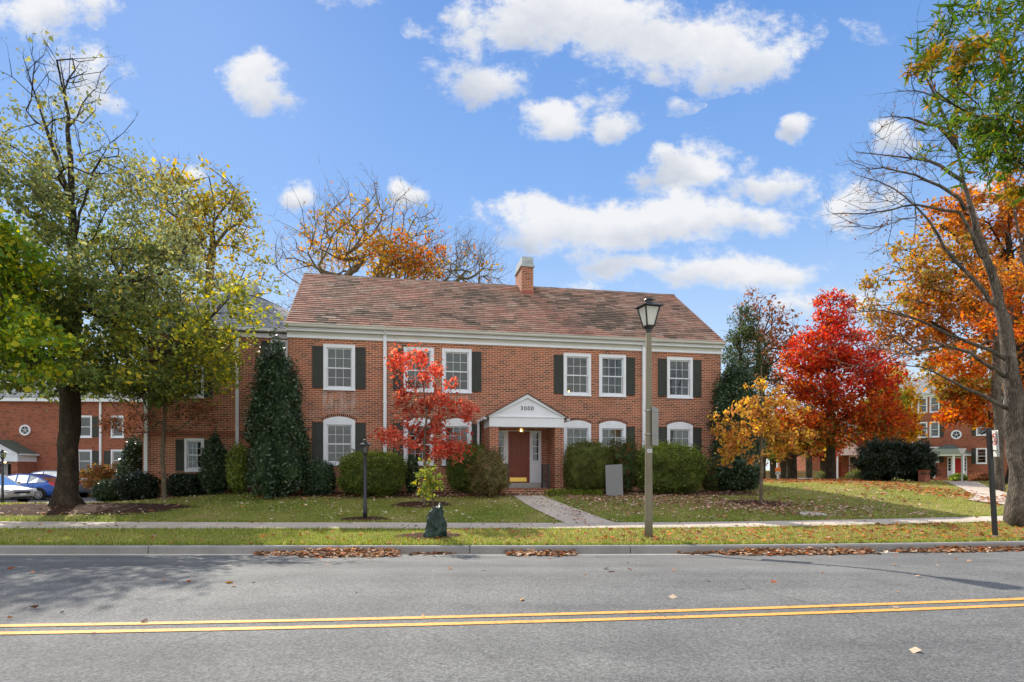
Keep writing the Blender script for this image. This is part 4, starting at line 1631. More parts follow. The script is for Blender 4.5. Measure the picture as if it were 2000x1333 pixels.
# ------------------------------------------------------------------ cars
def make_car(name, label, paintm, loc, rz, L=4.5, Wd=1.76, H=1.44, kind='sedan'):
    t = thing(name, label, 'car', loc, rz)
    # side profile stations: x, lower z, belt z, half width
    if kind == 'sedan':
        st = [(0, .38, .62, .62), (.06, .24, .70, .74), (.35, .20, .78, .83), (.9, .19, .86, .87), (1.45, .19, .94, .88), (2.3, .19, .96, .88), (3.2, .19, .98, .88), (3.75, .20, 1.02, .87), (4.2, .22, 1.03, .83), (4.44, .26, .98, .76), (4.5, .42, .80, .66)]
        gh = [(1.02, .88, .76), (1.75, 1.36, .62), (2.3, 1.44, .60), (2.95, 1.42, .60), (3.45, 1.28, .63), (3.98, 1.02, .72)]
    else:
        st = [(0, .42, .72, .64), (.06, .28, .84, .78), (.35, .24, .92, .87), (.9, .22, 1.0, .90), (1.3, .22, 1.05, .91), (2.3, .22, 1.08, .91), (3.4, .22, 1.10, .91), (4.1, .24, 1.12, .90), (4.44, .30, 1.10, .84), (4.5, .5, 1.0, .74)]
        gh = [(1.0, 1.0, .80), (1.65, 1.52, .66), (2.3, 1.62, .64), (3.3, 1.62, .64), (3.95, 1.52, .66), (4.42, 1.12, .78)]
    sc = L / 4.5

    def ring(x, zl, zb, hw):
        y = [0, .55 * hw, .92 * hw, hw, hw * 1.0, hw * .97, hw * .90, hw * .55, 0]
        z = [zl, zl, zl + .02, zl + .12, (zl + zb) / 2 + .03, zb - .10, zb - .02, zb + .01, zb + .02]
        r = [(x * sc, a, b) for a, b in zip(y, z)]
        return r + [(x * sc, -a, b) for a, b in list(zip(y, z))[-2:0:-1]]
    rings = [ring(*s) for s in st]
    V = [v for r in rings for v in r]
    n = len(rings[0])
    Fs = [(i * n + k, i * n + (k + 1) % n, (i + 1) * n + (k + 1) % n, (i + 1) * n + k) for i in range(len(rings) - 1) for k in range(n)]
    me = bpy.data.meshes.new('body')
    me.from_pydata(V, [], Fs + [tuple(range(n)), tuple((len(rings) - 1) * n + k for k in range(n))])
    bm = bmesh.new(); bm.from_mesh(me); bmesh.ops.recalc_face_normals(bm, faces=bm.faces)
    # wheel arches are cut as dark housings
    bm.to_mesh(me); bm.free()
    for q in me.polygons: q.use_smooth = True
    me.materials.append(paintm)
    body = link(bpy.data.objects.new('body', me), t)
    sub = body.modifiers.new('s', 'SUBSURF'); sub.levels = 1; sub.render_levels = 2
    # greenhouse: glass volume, painted roof and pillars
    G_ = []
    for x, z, hw in gh:
        zb = np.interp(x, [s[0] for s in st], [s[2] for s in st]) - .02
        hb = np.interp(x, [s[0] for s in st], [s[3] for s in st]) * .92
        G_.append([(x * sc, -hb, zb), (x * sc, -hw, max(z, zb + .001)), (x * sc, hw, max(z, zb + .001)), (x * sc, hb, zb)])
    V = [v for r in G_ for v in r]
    Fs = []
    for i in range(len(G_) - 1):
        for k in range(3): Fs.append((i * 4 + k, i * 4 + k + 1, (i + 1) * 4 + k + 1, (i + 1) * 4 + k))
    me = bpy.data.meshes.new('window_glass'); me.from_pydata(V, [], Fs); me.materials.append(M['carglass'])
    link(bpy.data.objects.new('window_glass', me), t)
    rf = MB()
    top = [(r[1], r[2]) for r in G_]
    for i in range(1, len(G_) - 2):
        (a, b), (c, d) = top[i], top[i + 1]
        e = .02
        rf.add([(a[0], a[1] - .01, a[2] + .0), (b[0], b[1] + .01, b[2]), (d[0], d[1] + .01, d[2]), (c[0], c[1] - .01, c[2]),
                (a[0], a[1] * .8, a[2] + .03), (b[0], b[1] * .8, b[2] + .03), (d[0], d[1] * .8, d[2] + .03), (c[0], c[1] * .8, c[2] + .03)],
               [(4, 5, 6, 7), (0, 4, 7, 3), (1, 2, 6, 5), (0, 1, 5, 4), (3, 7, 6, 2)])
    rf.build('roof', paintm, t, smooth=True)
    for sy in (0, 1):
        pi = MB()
        k0, k1 = (0, 1) if sy == 0 else (3, 2)
        for i in (0, 4):
            a, b = G_[i][k1] if i else G_[0][k0], G_[i + 1][k1]
            pi.tube([a, b], .035, 6)
        for i in (2, 3):
            pi.tube([G_[i][k0], G_[i][k1]], .035, 6)
        pi.tube([r[k1] for r in G_[1:-1]], .03, 6)
        pi.build('pillar', paintm, t)
    R = .315
    for x in (.86, 3.62):
        for sy in (-1, 1):
            y = sy * (Wd / 2 - .02)
            ah = MB(); ah.lathe([(R + .07, -.10), (R + .07, .012)], 24)
            o = ah.build('wheel_arch', M['ink'], t); o.location = (x * sc, y - sy * .0, R + .02); o.rotation_euler = (PI / 2 * (-1 if sy > 0 else 1), 0, 0)
            wh = MB()
            wh.lathe([(R * .62, -.10), (R * .93, -.10), (R, -.07), (R, .03), (R * .93, .045), (R * .66, .045)], 28)
            w = wh.build('wheel', M['tyre'], t, smooth=False)
            w.location = (x * sc, y, R); w.rotation_euler = (PI / 2 * (-1 if sy > 0 else 1), 0, 0)
            rm = MB()
            rm.lathe([(R * .66, .03), (R * .66, .05), (R * .58, .05), (R * .58, .03)], 24)
            for q in range(8):
                a = 2 * PI * q / 8
                rm.add([(R * .1 * math.cos(a + 1.2), R * .1 * math.sin(a + 1.2), .055), (R * .6 * math.cos(a + .12), R * .6 * math.sin(a + .12), .05),
                        (R * .6 * math.cos(a - .12), R * .6 * math.sin(a - .12), .05), (R * .1 * math.cos(a - 1.2), R * .1 * math.sin(a - 1.2), .055)], [(0, 1, 2, 3)])
            rm.build('rim', M['rim'], w)
    for sy in (-1, 1):
        hl = MB(); hl.prism([(.02, .58), (.36, .62), (.44, .74), (.10, .71)], sy * .60, sy * .83); hl.build('headlight', M['lens'], t, bevel=.01)
        tl = MB(); tl.prism([(4.46 * sc, .78), (4.50 * sc, .98), (4.10 * sc, 1.03), (4.2 * sc, .86)], sy * .62, sy * .855); tl.build('tail_light', M['tail'], t, bevel=.01)
        mr = MB(); mr.box(1.28, 1.40, min(sy * .9, sy * 1.04), max(sy * .9, sy * 1.04), .95, 1.06); mr.build('wing_mirror', paintm, t, bevel=.02)
        hd = MB(); hd.box(2.05, 2.2, sy * .885 - .01, sy * .885 + .01, .80, .83); hd.box(3.0, 3.15, sy * .885 - .01, sy * .885 + .01, .82, .85); hd.build('door_handle', paintm, t)
        ln = MB()
        for x in (1.38, 2.38, 3.28): ln.box(x * sc - .006, x * sc + .006, sy * .888 - .004, sy * .888 + .004, .32, .93)
        ln.build('door_gap', M['ink'], t)
    gr = MB(); gr.box(-.01, .05, -.40, .40, .50, .60); gr.box(-.0, .06, -.55, .55, .26, .34); gr.build('grille', M['ink'], t)
    npl = MB(); npl.box(-.03, -.01, -.16, .16, .40, .50); npl.build('number_plate', M['sign_white'], t)
    return t


def zcar(X, Y): return g(X, Y) + .04


make_car('parked_car', 'silver sedan with its nose in view at the left edge, nearest of the parked cars', M['car_silver'], (gp(44, 30.0)[0], 30.0, zcar(gp(30, 30)[0], 31.5)), PI - .16)
make_car('parked_car', 'bright blue sedan parked behind the big tree trunk', M['car_blue'], (gp(-30, 34.2)[0], 34.2, zcar(gp(60, 34.2)[0], 34)), .03)
make_car('parked_car', 'grey blue hatchback with red tail light showing right of the big trunk', M['car_grey'], (gp(28, 37.0)[0], 37.0, zcar(gp(100, 36.2)[0], 36)), .0, kind='suv')
xy = gp(1580, 44.0)
make_car('parked_car', 'pale silver car mostly hidden behind the crest of the lawn', M['car_white'], (xy[0], xy[1], -.50), PI / 2 - .25, L=4.3)
# ------------------------------------------------------------------ vegetation
def unit(v):
    return v / np.maximum(np.linalg.norm(v, axis=-1, keepdims=True), 1e-9)


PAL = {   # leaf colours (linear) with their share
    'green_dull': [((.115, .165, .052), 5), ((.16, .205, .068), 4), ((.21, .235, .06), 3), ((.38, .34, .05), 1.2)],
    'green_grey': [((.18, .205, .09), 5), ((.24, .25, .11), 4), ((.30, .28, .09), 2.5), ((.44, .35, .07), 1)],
    'green_gold': [((.19, .22, .04), 4), ((.32, .31, .04), 4), ((.55, .42, .035), 2), ((.13, .16, .04), 3)],  # green leaves mixed with gold ones
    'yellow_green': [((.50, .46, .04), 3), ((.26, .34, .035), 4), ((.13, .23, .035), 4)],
    'yellow_back': [((.48, .35, .05), 4), ((.32, .29, .06), 4), ((.20, .21, .06), 3), ((.55, .30, .03), 1)],
    'red': [((.60, .065, .050), 5), ((.44, .05, .04), 3), ((.68, .16, .055), 3), ((.28, .05, .035), 1.4)],
    'red_orange': [((.56, .13, .035), 4), ((.42, .055, .025), 4), ((.60, .19, .04), 2.5), ((.24, .08, .03), 1)],
    'red_green': [((.18, .14, .03), 3), ((.42, .09, .025), 4), ((.11, .12, .03), 2), ((.55, .20, .03), 1.4)],
    'orange': [((.56, .20, .035), 5), ((.46, .14, .03), 4), ((.58, .31, .06), 2.4), ((.28, .13, .04), 2)],
    'orange_hot': [((.62, .14, .02), 5), ((.55, .24, .03), 3), ((.45, .08, .02), 2)],
    'orange_olive': [((.46, .27, .055), 4), ((.30, .25, .055), 4), ((.52, .20, .04), 3)],
    'gold': [((.62, .34, .02), 5), ((.55, .25, .02), 3)],
    'small_red': [((.66, .14, .09), 5), ((.54, .09, .06), 4), ((.72, .26, .16), 3), ((.36, .09, .05), 1.5)],
    'small_yellow': [((.58, .34, .07), 4), ((.56, .25, .08), 4), ((.66, .45, .07), 2), ((.34, .17, .05), 2)],
    'willow': [((.070, .135, .018), 5), ((.11, .17, .025), 4), ((.38, .28, .02), 1), ((.45, .18, .02), .3)],
    'willow_warm': [((.10, .15, .02), 3), ((.42, .26, .02), 3), ((.50, .18, .02), 1.4)],
    'holly': [((.040, .075, .034), 5), ((.065, .105, .046), 4), ((.028, .050, .024), 3), ((.10, .14, .06), .8)],
    'hedge': [((.11, .155, .036), 5), ((.16, .205, .046), 4), ((.085, .105, .022), 3), ((.28, .26, .06), .7)],
    'hedge_olive': [((.12, .135, .032), 5), ((.16, .175, .04), 3), ((.09, .098, .022), 3)],
    'hedge_bright': [((.18, .24, .04), 5), ((.27, .31, .05), 4), ((.11, .15, .03), 3)],
    'azalea': [((.21, .19, .075), 4), ((.28, .22, .09), 3), ((.13, .12, .045), 3), ((.30, .17, .09), 1)],
    'nandina': [((.065, .105, .035), 5), ((.09, .12, .04), 3), ((.26, .07, .03), 1.2)],
    'conifer': [((.075, .10, .042), 4), ((.055, .080, .034), 4), ((.12, .125, .05), 2)],
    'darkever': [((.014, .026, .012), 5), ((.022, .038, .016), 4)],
    'maple_bronze': [((.26, .11, .05), 4), ((.20, .09, .04), 3), ((.20, .17, .04), 2)],
    'rust': [((.24, .09, .05), 4), ((.30, .12, .06), 3), ((.17, .09, .05), 2)],
    'sapling': [((.22, .25, .04), 4), ((.14, .19, .04), 4), ((.50, .38, .03), 1.5), ((.10, .14, .03), 2)],
    'litter': [((.30, .15, .08), 5), ((.42, .25, .15), 4), ((.58, .44, .31), 4), ((.42, .12, .035), 2.2), ((.14, .07, .04), 3), ((.55, .26, .05), .8)],
    'litter_pale': [((.66, .58, .42), 5), ((.54, .40, .26), 3), ((.26, .16, .09), 2), ((.50, .22, .05), .5)],
    'litter_pink': [((.54, .33, .26), 5), ((.66, .48, .39), 3), ((.40, .17, .10), 4), ((.22, .11, .07), 3)],
    'litter_red': [((.42, .13, .05), 5), ((.30, .10, .05), 4), ((.50, .24, .08), 2), ((.36, .22, .14), 2), ((.55, .17, .02), 1.4)],
    'blade': [((.17, .24, .03), 5), ((.24, .30, .04), 4), ((.38, .37, .08), 2.4), ((.50, .44, .20), 1.4)],
    'blade_dry': [((.32, .33, .07), 5), ((.44, .41, .11), 4), ((.60, .52, .27), 3), ((.20, .25, .04), 2)],
}


def pick(pal, n, var=.22):
    p = PAL[pal]
    c = np.array([q[0] for q in p]); w = np.array([q[1] for q in p], float)
    i = RNG.choice(len(p), n, p=w / w.sum())
    k = 1 + var * RNG.standard_normal((n, 1))
    return np.clip(c[i] * np.clip(k, .5, 1.6), .003, .9)


def leaves(name, P, size, col, m, parent, ratio=.55, nrm=None, along=None, droop=0.0, var=.25, fold=.12, curl=0):
    """one kite-shaped blade per point"""
    n = len(P)
    a = RNG.standard_normal((n, 3))
    if along is not None: a = a * .45 + along
    a[:, 2] -= droop
    a = unit(a)
    b = RNG.standard_normal((n, 3))
    if nrm is not None:
        b = np.cross(a, nrm + .6 * b)
    b = unit(b - a * (b * a).sum(1, keepdims=True))
    c = np.cross(a, b)
    s = size * np.exp(var * 1.35 * RNG.standard_normal((n, 1)))
    s = np.clip(s, size * .4, size * 1.8)
    V = np.empty((n, 4, 3), np.float32)
    V[:, 0] = P - a * s * .5 + c * s * curl
    V[:, 1] = P + b * s * ratio * .5 + c * s * fold - a * s * .08
    V[:, 2] = P + a * s * .5 + c * s * curl
    V[:, 3] = P - b * s * ratio * .5 + c * s * fold - a * s * .08
    Fc = np.arange(n * 4).reshape(n, 4)
    return npmesh(name, V.reshape(-1, 3), Fc, m, parent, col=np.repeat(col, 4, 0))


def px_seed(E):
    return float(E[0][0] * 3.1 + E[0][2] * 1.7)


class Skel:
    """a branching skeleton grown towards target points"""

    def __init__(s, base, seg=.45, rng=None):
        s.p = [np.array(base, float)]
        s.par = [-1]
        s.seg = seg
        s.r = rng or np.random.default_rng(5)
        s.minr = {}

    def path(s, pts, start=None, jit=.04, radii=None):
        """adds a polyline from node `start` (nearest when None); returns the last node"""
        pts = [np.array(q, float) for q in pts]
        if start is None:
            start = int(np.argmin(np.linalg.norm(np.array(s.p) - pts[0], axis=1)))
        last = start
        for i, q in enumerate(pts):
            a = s.p[last].copy()
            L = np.linalg.norm(q - a)
            n = max(1, int(L / s.seg))
            for k in range(1, n + 1):
                w = a + (q - a) * k / n
                if k < n: w = w + s.r.normal(0, jit * s.seg, 3)
                s.p.append(w)
                s.par.append(last)
                last = len(s.p) - 1
                if radii is not None:
                    t = (i + k / n) / len(pts)
                    s.minr[last] = radii[1] + (radii[0] - radii[1]) * (1 - t) ** (radii[2] if len(radii) > 2 else 1)
        return last

    def grow(s, targets, bend=.22, up=.12, pw=1.7, zmin=-1e9):
        base = s.p[0]
        T = np.array(targets)
        top = np.array(s.p)
        d0 = np.array([np.min(np.linalg.norm(top - t, axis=1)) for t in T])
        T = T[np.argsort(d0)]
        P = np.zeros((len(s.p) + len(T) * 40, 3)); n0 = len(s.p); P[:n0] = np.array(s.p)
        Dr = np.zeros_like(P)
        for i in range(n0):
            q = s.par[i]
            Dr[i] = unit(P[i] - P[q]) if q >= 0 else np.array([0, 0, 1.])
        n = n0
        for t in T:
            v = t - P[:n]
            d = np.linalg.norm(v, axis=1) + 1e-6
            cosv = (v * Dr[:n]).sum(1) / d
            cost = d * (1 + pw * (1 - cosv)) + (P[:n, 2] < zmin) * 50 + np.maximum(P[:n, 2] - t[2], 0) * .5
            j = int(np.argmin(cost))
            L = d[j]
            k = max(1, int(L / s.seg))
            c = P[j] + Dr[j] * L * bend + np.array([0, 0, up * L])
            last = j
            for i in range(1, k + 1):
                u = i / k
                w = (1 - u) ** 2 * P[j] + 2 * u * (1 - u) * c + u * u * t
                if i < k: w = w + s.r.normal(0, .06 * s.seg, 3)
                if n >= len(P): break
                P[n] = w
                Dr[n] = unit(w - P[last])
                s.p.append(w); s.par.append(last)
                last = n
                n += 1
        return s

    def radii(s, tip=.008, base=.2, pw=2.3):
        n = len(s.p)
        acc = np.zeros(n)
        ch = np.zeros(n, int)
        for i in range(1, n): ch[s.par[i]] += 1
        acc[ch == 0] = 1
        par = np.array(s.par)
        for i in range(n - 1, 0, -1):
            acc[par[i]] += acc[i]
        x = (acc / acc[0]) ** (1 / pw)
        x0 = (1 / acc[0]) ** (1 / pw)
        r = np.maximum(tip, tip + (base - tip) * (x - x0) / (1 - x0 + 1e-9))
        for i, v in s.minr.items(): r[i] = max(r[i], v)
        s.rad = r
        s.acc = acc
        s.ch = ch
        return r

    def mesh(s, name, m, parent, rmin=.0, flare=0, sides=None):
        P = np.array(s.p); par = s.par; r = s.rad
        kids = [[] for _ in P]
        for i in range(1, len(P)): kids[par[i]].append(i)
        V, Fs = [], []
        stack = [(0, None)]
        off = 0
        while stack:
            i, pj = stack.pop()
            chain = [i] if pj is None else [pj, i]
            while kids[chain[-1]]:
                ks = sorted(kids[chain[-1]], key=lambda q: -s.acc[q])
                for q in ks[1:]: stack.append((q, chain[-1]))
                chain.append(ks[0])
            rr = np.array([r[c] for c in chain])
            if pj is not None: rr[0] = min(rr[0], rr[1] * 1.15)
            if rr.max() < rmin: continue
            X = P[chain]
            n = 18 if rr.max() > .12 else (7 if rr.max() > .05 else (5 if rr.max() > .02 else 3))
            T = np.gradient(X, axis=0); T = unit(T)
            upv = np.array([.31, .17, .93]) if abs(T[0][2]) < .9 else np.array([1., .1, 0])
            a = unit(np.cross(T, upv)); b = np.cross(T, a)
            th = np.arange(n) * 2 * PI / n
            fl = np.ones((len(chain), n))
            if pj is None and flare:
                h = X[:, 2] - X[0, 2]
                f = np.exp(-np.maximum(h, 0) / .35) * flare
                fl = 1 + f[:, None] * (.75 + .35 * np.sin(th * 5 + 1)[None, :])
            if rr.max() > .1:
                fl = fl * (1 + .06 * np.sin(th[None, :] * 3 + X[:, 2:3] * 1.5) + .04 * np.sin(th[None, :] * 5 - X[:, 2:3] * 4) + .04 * np.sin(X[:, 2:3] * 2.7 + 1))
            R = X[:, None, :] + (a[:, None, :] * np.cos(th)[None, :, None] + b[:, None, :] * np.sin(th)[None, :, None]) * (rr[:, None] * fl)[:, :, None]
            V.append(R.reshape(-1, 3))
            k = len(chain)
            idx = off + np.arange(k * n).reshape(k, n)
            q = np.stack([idx[:-1], np.roll(idx, -1, 1)[:-1], np.roll(idx, -1, 1)[1:], idx[1:]], -1).reshape(-1, 4)
            Fs.append(q)
            off += k * n
        return npmesh(name, np.concatenate(V), np.concatenate(Fs), m, parent, smooth=True)

    def thin(s, rmax):
        return np.array([i for i in range(1, len(s.p)) if s.rad[i] < rmax])


def twigs(name, B, Dv, L, r, m, parent, jit=.5, levels=2, n2=3, up=.1, hook=.0):
    """tapering three sided twigs from the points B in the directions Dv; returns points along them"""
    out = []
    Vs, Fs = [], []
    off = 0
    cur = (B, Dv, L, r)
    for lv in range(levels):
        B, Dv, L, r = cur
        n = len(B)
        d = unit(Dv + jit * RNG.standard_normal((n, 3)) + np.array([0, 0, up]))
        l = L * (1 + .35 * RNG.standard_normal((n, 1))).clip(.3, 1.8)
        mid = B + d * l * .5 + RNG.standard_normal((n, 3)) * l * .06
        E = B + d * l + RNG.standard_normal((n, 3)) * l * .08 + np.array([0, 0, up * .3]) * l
        a = unit(np.cross(d, RNG.standard_normal((n, 3))))
        b = np.cross(d, a)
        V = np.empty((n, 7, 3))
        for k in range(3):
            t = 2 * PI * k / 3
            o = a * math.cos(t) + b * math.sin(t)
            V[:, k] = B + o * r
            V[:, 3 + k] = mid + o * r * .65
        V[:, 6] = E
        base = off + np.arange(n)[:, None] * 7
        tri = []
        for k in range(3):
            q = (k + 1) % 3
            tri += [[k, q, 3 + q], [k, 3 + q, 3 + k], [3 + k, 3 + q, 6]]
        Fs.append((base[:, :, None] + np.array(tri)[None]).reshape(-1, 3))
        Vs.append(V.reshape(-1, 3))
        off += n * 7
        out.append(np.concatenate([mid, E, (mid + E) / 2]))
        t = RNG.uniform(.3, .95, (n, n2, 1))
        nb = (B[:, None] * (1 - t) + E[:, None] * t).reshape(-1, 3)
        nd = np.repeat(d, n2, 0) + .5 * RNG.standard_normal((n * n2, 3))
        cur = (nb, nd, L * .5, r * .55)
    npmesh(name, np.concatenate(Vs), np.concatenate(Fs), m, parent)
    return np.concatenate(out)


def ell(px, py, rx, ry, D, rd=None):
    """an ellipsoid seen at (px,py) with radii in photo pixels, at depth D"""
    c = at(px, py, D)
    k = D / F
    return c, np.array([rx * k, rd if rd else (rx + ry) / 2 * k, ry * k])


def sample(E, n, shell=.25):
    c, r = E
    v = unit(RNG.standard_normal((n, 3)))
    q = RNG.uniform(shell, 1, (n, 1)) ** (1 / 2.2)
    return c + v * q * r


def tree(name, label, cat, base, trunk, ells, m, limb_r=None, tips=120, r_base=.2, tip=.01, seg=.5, leafsize=.1, n_leaf=10000, sigma=.25, twig=.5, twig_n=2, lm='leaf', group=None,
         limbs=(), zmin=None, flare=.5, ratio=.55, twig_r=.006, droop=.2, pw=1.65, up=.12, bare=False, trunk_r=None, twig_jit=.7, weightpow=1.0, twn2=3, roots=None, tl=2):
    """ells: (ellipsoid, palette, leaf share, tip share)"""
    t = thing(name, label, cat, base, 0, group)
    o = np.array(base, float)
    sk = Skel(o - np.array([0, 0, .15]), seg)
    last = sk.path([np.array(q, float) for q in trunk], 0, jit=.06, radii=trunk_r)
    for lb in limbs:
        sk.path([np.array(q, float) for q in lb], None, jit=.05, radii=limb_r)
    T = []
    tot = sum(e[3] for e in ells)
    for E, pal, sh, ts in ells:
        T.append(sample(E, max(1, int(tips * ts / tot))))
    T = np.concatenate(T)
    if zmin is None: zmin = o[2] + (trunk[0][2] - o[2]) * .8
    sk.grow(T, zmin=zmin, up=up)
    sk.radii(tip, r_base, pw)
    P = np.array(sk.p)
    sk.p = [q - o for q in sk.p]
    sk.mesh('trunk_and_limbs' if False else 'trunk', m, t, flare=flare)
    sk.p = list(P)
    th = sk.thin(max(tip * 3.2, .02))
    th = th[P[th][:, 2] > zmin] if len(th) else th
    par = np.array(sk.par)
    idx = np.repeat(th, twig_n)
    dirs = unit(P[idx] - P[par[idx]])
    pts = twigs('twigs', P[idx] - o, dirs, twig, twig_r, m, t, jit=twig_jit, n2=twn2, levels=tl, up=.12)
    pts = pts + o
    if n_leaf:
        # leaves hang on the twigs; which ones is decided by the leafy parts of the crown
        tot = sum(e[2] for e in ells)
        A, Cc = [], []
        for E, pal, sh, ts in ells:
            if sh <= 0: continue
            c, r = E
            k = int(n_leaf * sh / tot)
            dd = (((pts - c) / (r * 1.08)) ** 2).sum(1)
            cand = pts[dd < 1]
            if len(cand) < 8:
                cand = sample(E, 200)
            # clumps: some twigs carry many leaves and others few
            w = RNG.gamma(.55, 1.0, len(cand)) * (.35 + np.clip(.6 + .9 * np.sin(cand @ np.array([1.9, 1.3, 2.6]) * (3.5 / max(r.mean(), .6)) + px_seed(E)), 0, 2))
            ii = RNG.choice(len(cand), k, p=w / w.sum())
            A.append(cand[ii] + RNG.standard_normal((k, 3)) * sigma * np.array([1, 1, .8]))
            cc = pick(pal, k)
            Cc.append(cc * (1 + .18 * np.sin(cand[ii] @ np.array([1.7, 1.1, 2.3]))[:, None]))
        A = np.concatenate(A); Cc = np.concatenate(Cc)
        leaves('foliage', A - o, leafsize, Cc, M[lm], t, ratio=ratio, droop=droop)
    return t


def shrub(name, label, cat, px, D, ptop, pbot, hwpx, depth, pal, n=6000, size=.06, p=2.6, lm='leaf', rough=.09, zb=None, taper=0, group=None, tips=0, seed=0, ratio=.55, toppal=None, lean=0, lump=5):
    """a shrub: leaves on and just under a lumpy rounded volume, twiggy growth inside"""
    X = (px - 1000) / F * D
    z0 = g(X, D) if zb is None else zb
    zt = EYE + (HOR - ptop) / F * D
    H = zt - z0
    hw = hwpx / F * D
    t = thing(name, label, cat, (X, D, z0), 0, group)
    rng = np.random.default_rng(seed + int(px))
    ph = rng.uniform(0, 6, 8)

    def surf(v):
        """v unit direction -> point on the lumpy body"""
        q = np.sign(v) * np.abs(v) ** (2 / p)
        s = 1 / (np.abs(v[:, 0]) ** p + np.abs(v[:, 1]) ** p + np.abs(v[:, 2]) ** p) ** (1 / p)
        w = v * s[:, None]
        b = 1 + rough * (np.sin(v[:, 0] * lump + ph[0] + v[:, 2] * 3) + np.sin(v[:, 2] * lump * 1.2 + ph[1] + 2 * v[:, 1]) + .6 * np.sin((v[:, 0] - v[:, 2]) * lump * 2.2 + ph[2])) * .7
        w = w * b[:, None]
        if taper:
            f = 1 - taper * np.clip(w[:, 2] * .5 + .5, 0, 1) ** 1.3
            w[:, :2] *= f[:, None]
        return np.stack([w[:, 0] * hw + lean * (w[:, 2] + 1), w[:, 1] * depth, (w[:, 2] * .5 + .5) * H * (1 - .0) + .0], 1)
    v = unit(rng.standard_normal((n, 3)))
    S = surf(v)
    gap = np.sin(S @ np.array([7.1, 5.3, 9.7]) + ph[5]) + np.sin(S @ np.array([-11.3, 6.1, 8.9]) + ph[6]) + rng.normal(0, .5, n)
    c = np.array([0, 0, H * .5])
    k = 1 - np.abs(rng.standard_normal((n, 1))) * .07 - (gap < -1.1)[:, None] * .10
    S2 = c + (S - c) * k
    S2[:, 2] = np.maximum(S2[:, 2], .02)
    nr = unit(v / np.array([hw, depth, H * .5]))
    # sprigs that stick out
    col = pick(pal, n)
    col *= (1 + .22 * np.sin(S @ np.array([3.1, 2.2, 4.3]) + ph[3]) + .15 * np.sin(S @ np.array([-6.1, 5.2, 7.3]) + ph[4]))[:, None]
    if toppal:
        i = (rng.uniform(0, 1, n) < np.clip((S[:, 2] / H - .55) * 2.2, 0, .9))
        col[i] = pick(toppal, int(i.sum()))
    tips = int(tips * 1.3 + n * .05)
    if tips:
        m_ = tips
        v2 = unit(rng.standard_normal((m_, 3)) + np.array([0, -.3, .9]))
        S3 = surf(v2)
        S3 = c + (S3 - c) * (1 + np.abs(rng.standard_normal((m_, 1))) * .09)
        S2 = np.concatenate([S2, S3]); nr = np.concatenate([nr, unit(rng.standard_normal((m_, 3)))]); col = np.concatenate([col, pick(toppal or pal, m_)])
    leaves('foliage', S2, size, col, M[lm], t, ratio=ratio, nrm=nr * .6, var=.4)
    # inner growth
    bm = bmesh.new()
    bmesh.ops.create_icosphere(bm, subdivisions=4, radius=1)
    W = np.array([q.co[:] for q in bm.verts])
    S = surf(unit(W))
    S = c + (S - c) * .86
    S += rng.standard_normal(S.shape) * .02
    for q, w in zip(bm.verts, S): q.co = w
    me = bpy.data.meshes.new('inner_growth'); bm.to_mesh(me); bm.free()
    a = me.color_attributes.new('col', 'FLOAT_COLOR', 'POINT')
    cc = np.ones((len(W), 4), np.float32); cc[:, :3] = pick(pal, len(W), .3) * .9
    a.data.foreach_set('color', cc.ravel())
    me.materials.append(M['leaf'])
    link(bpy.data.objects.new('inner_growth', me), t)
    return t


def A(px, py, D): return at(px, py, D)


def B(px, D, dz=0):
    x, y = gp(px, D)
    return np.array([x, y, g(x, y) + dz])


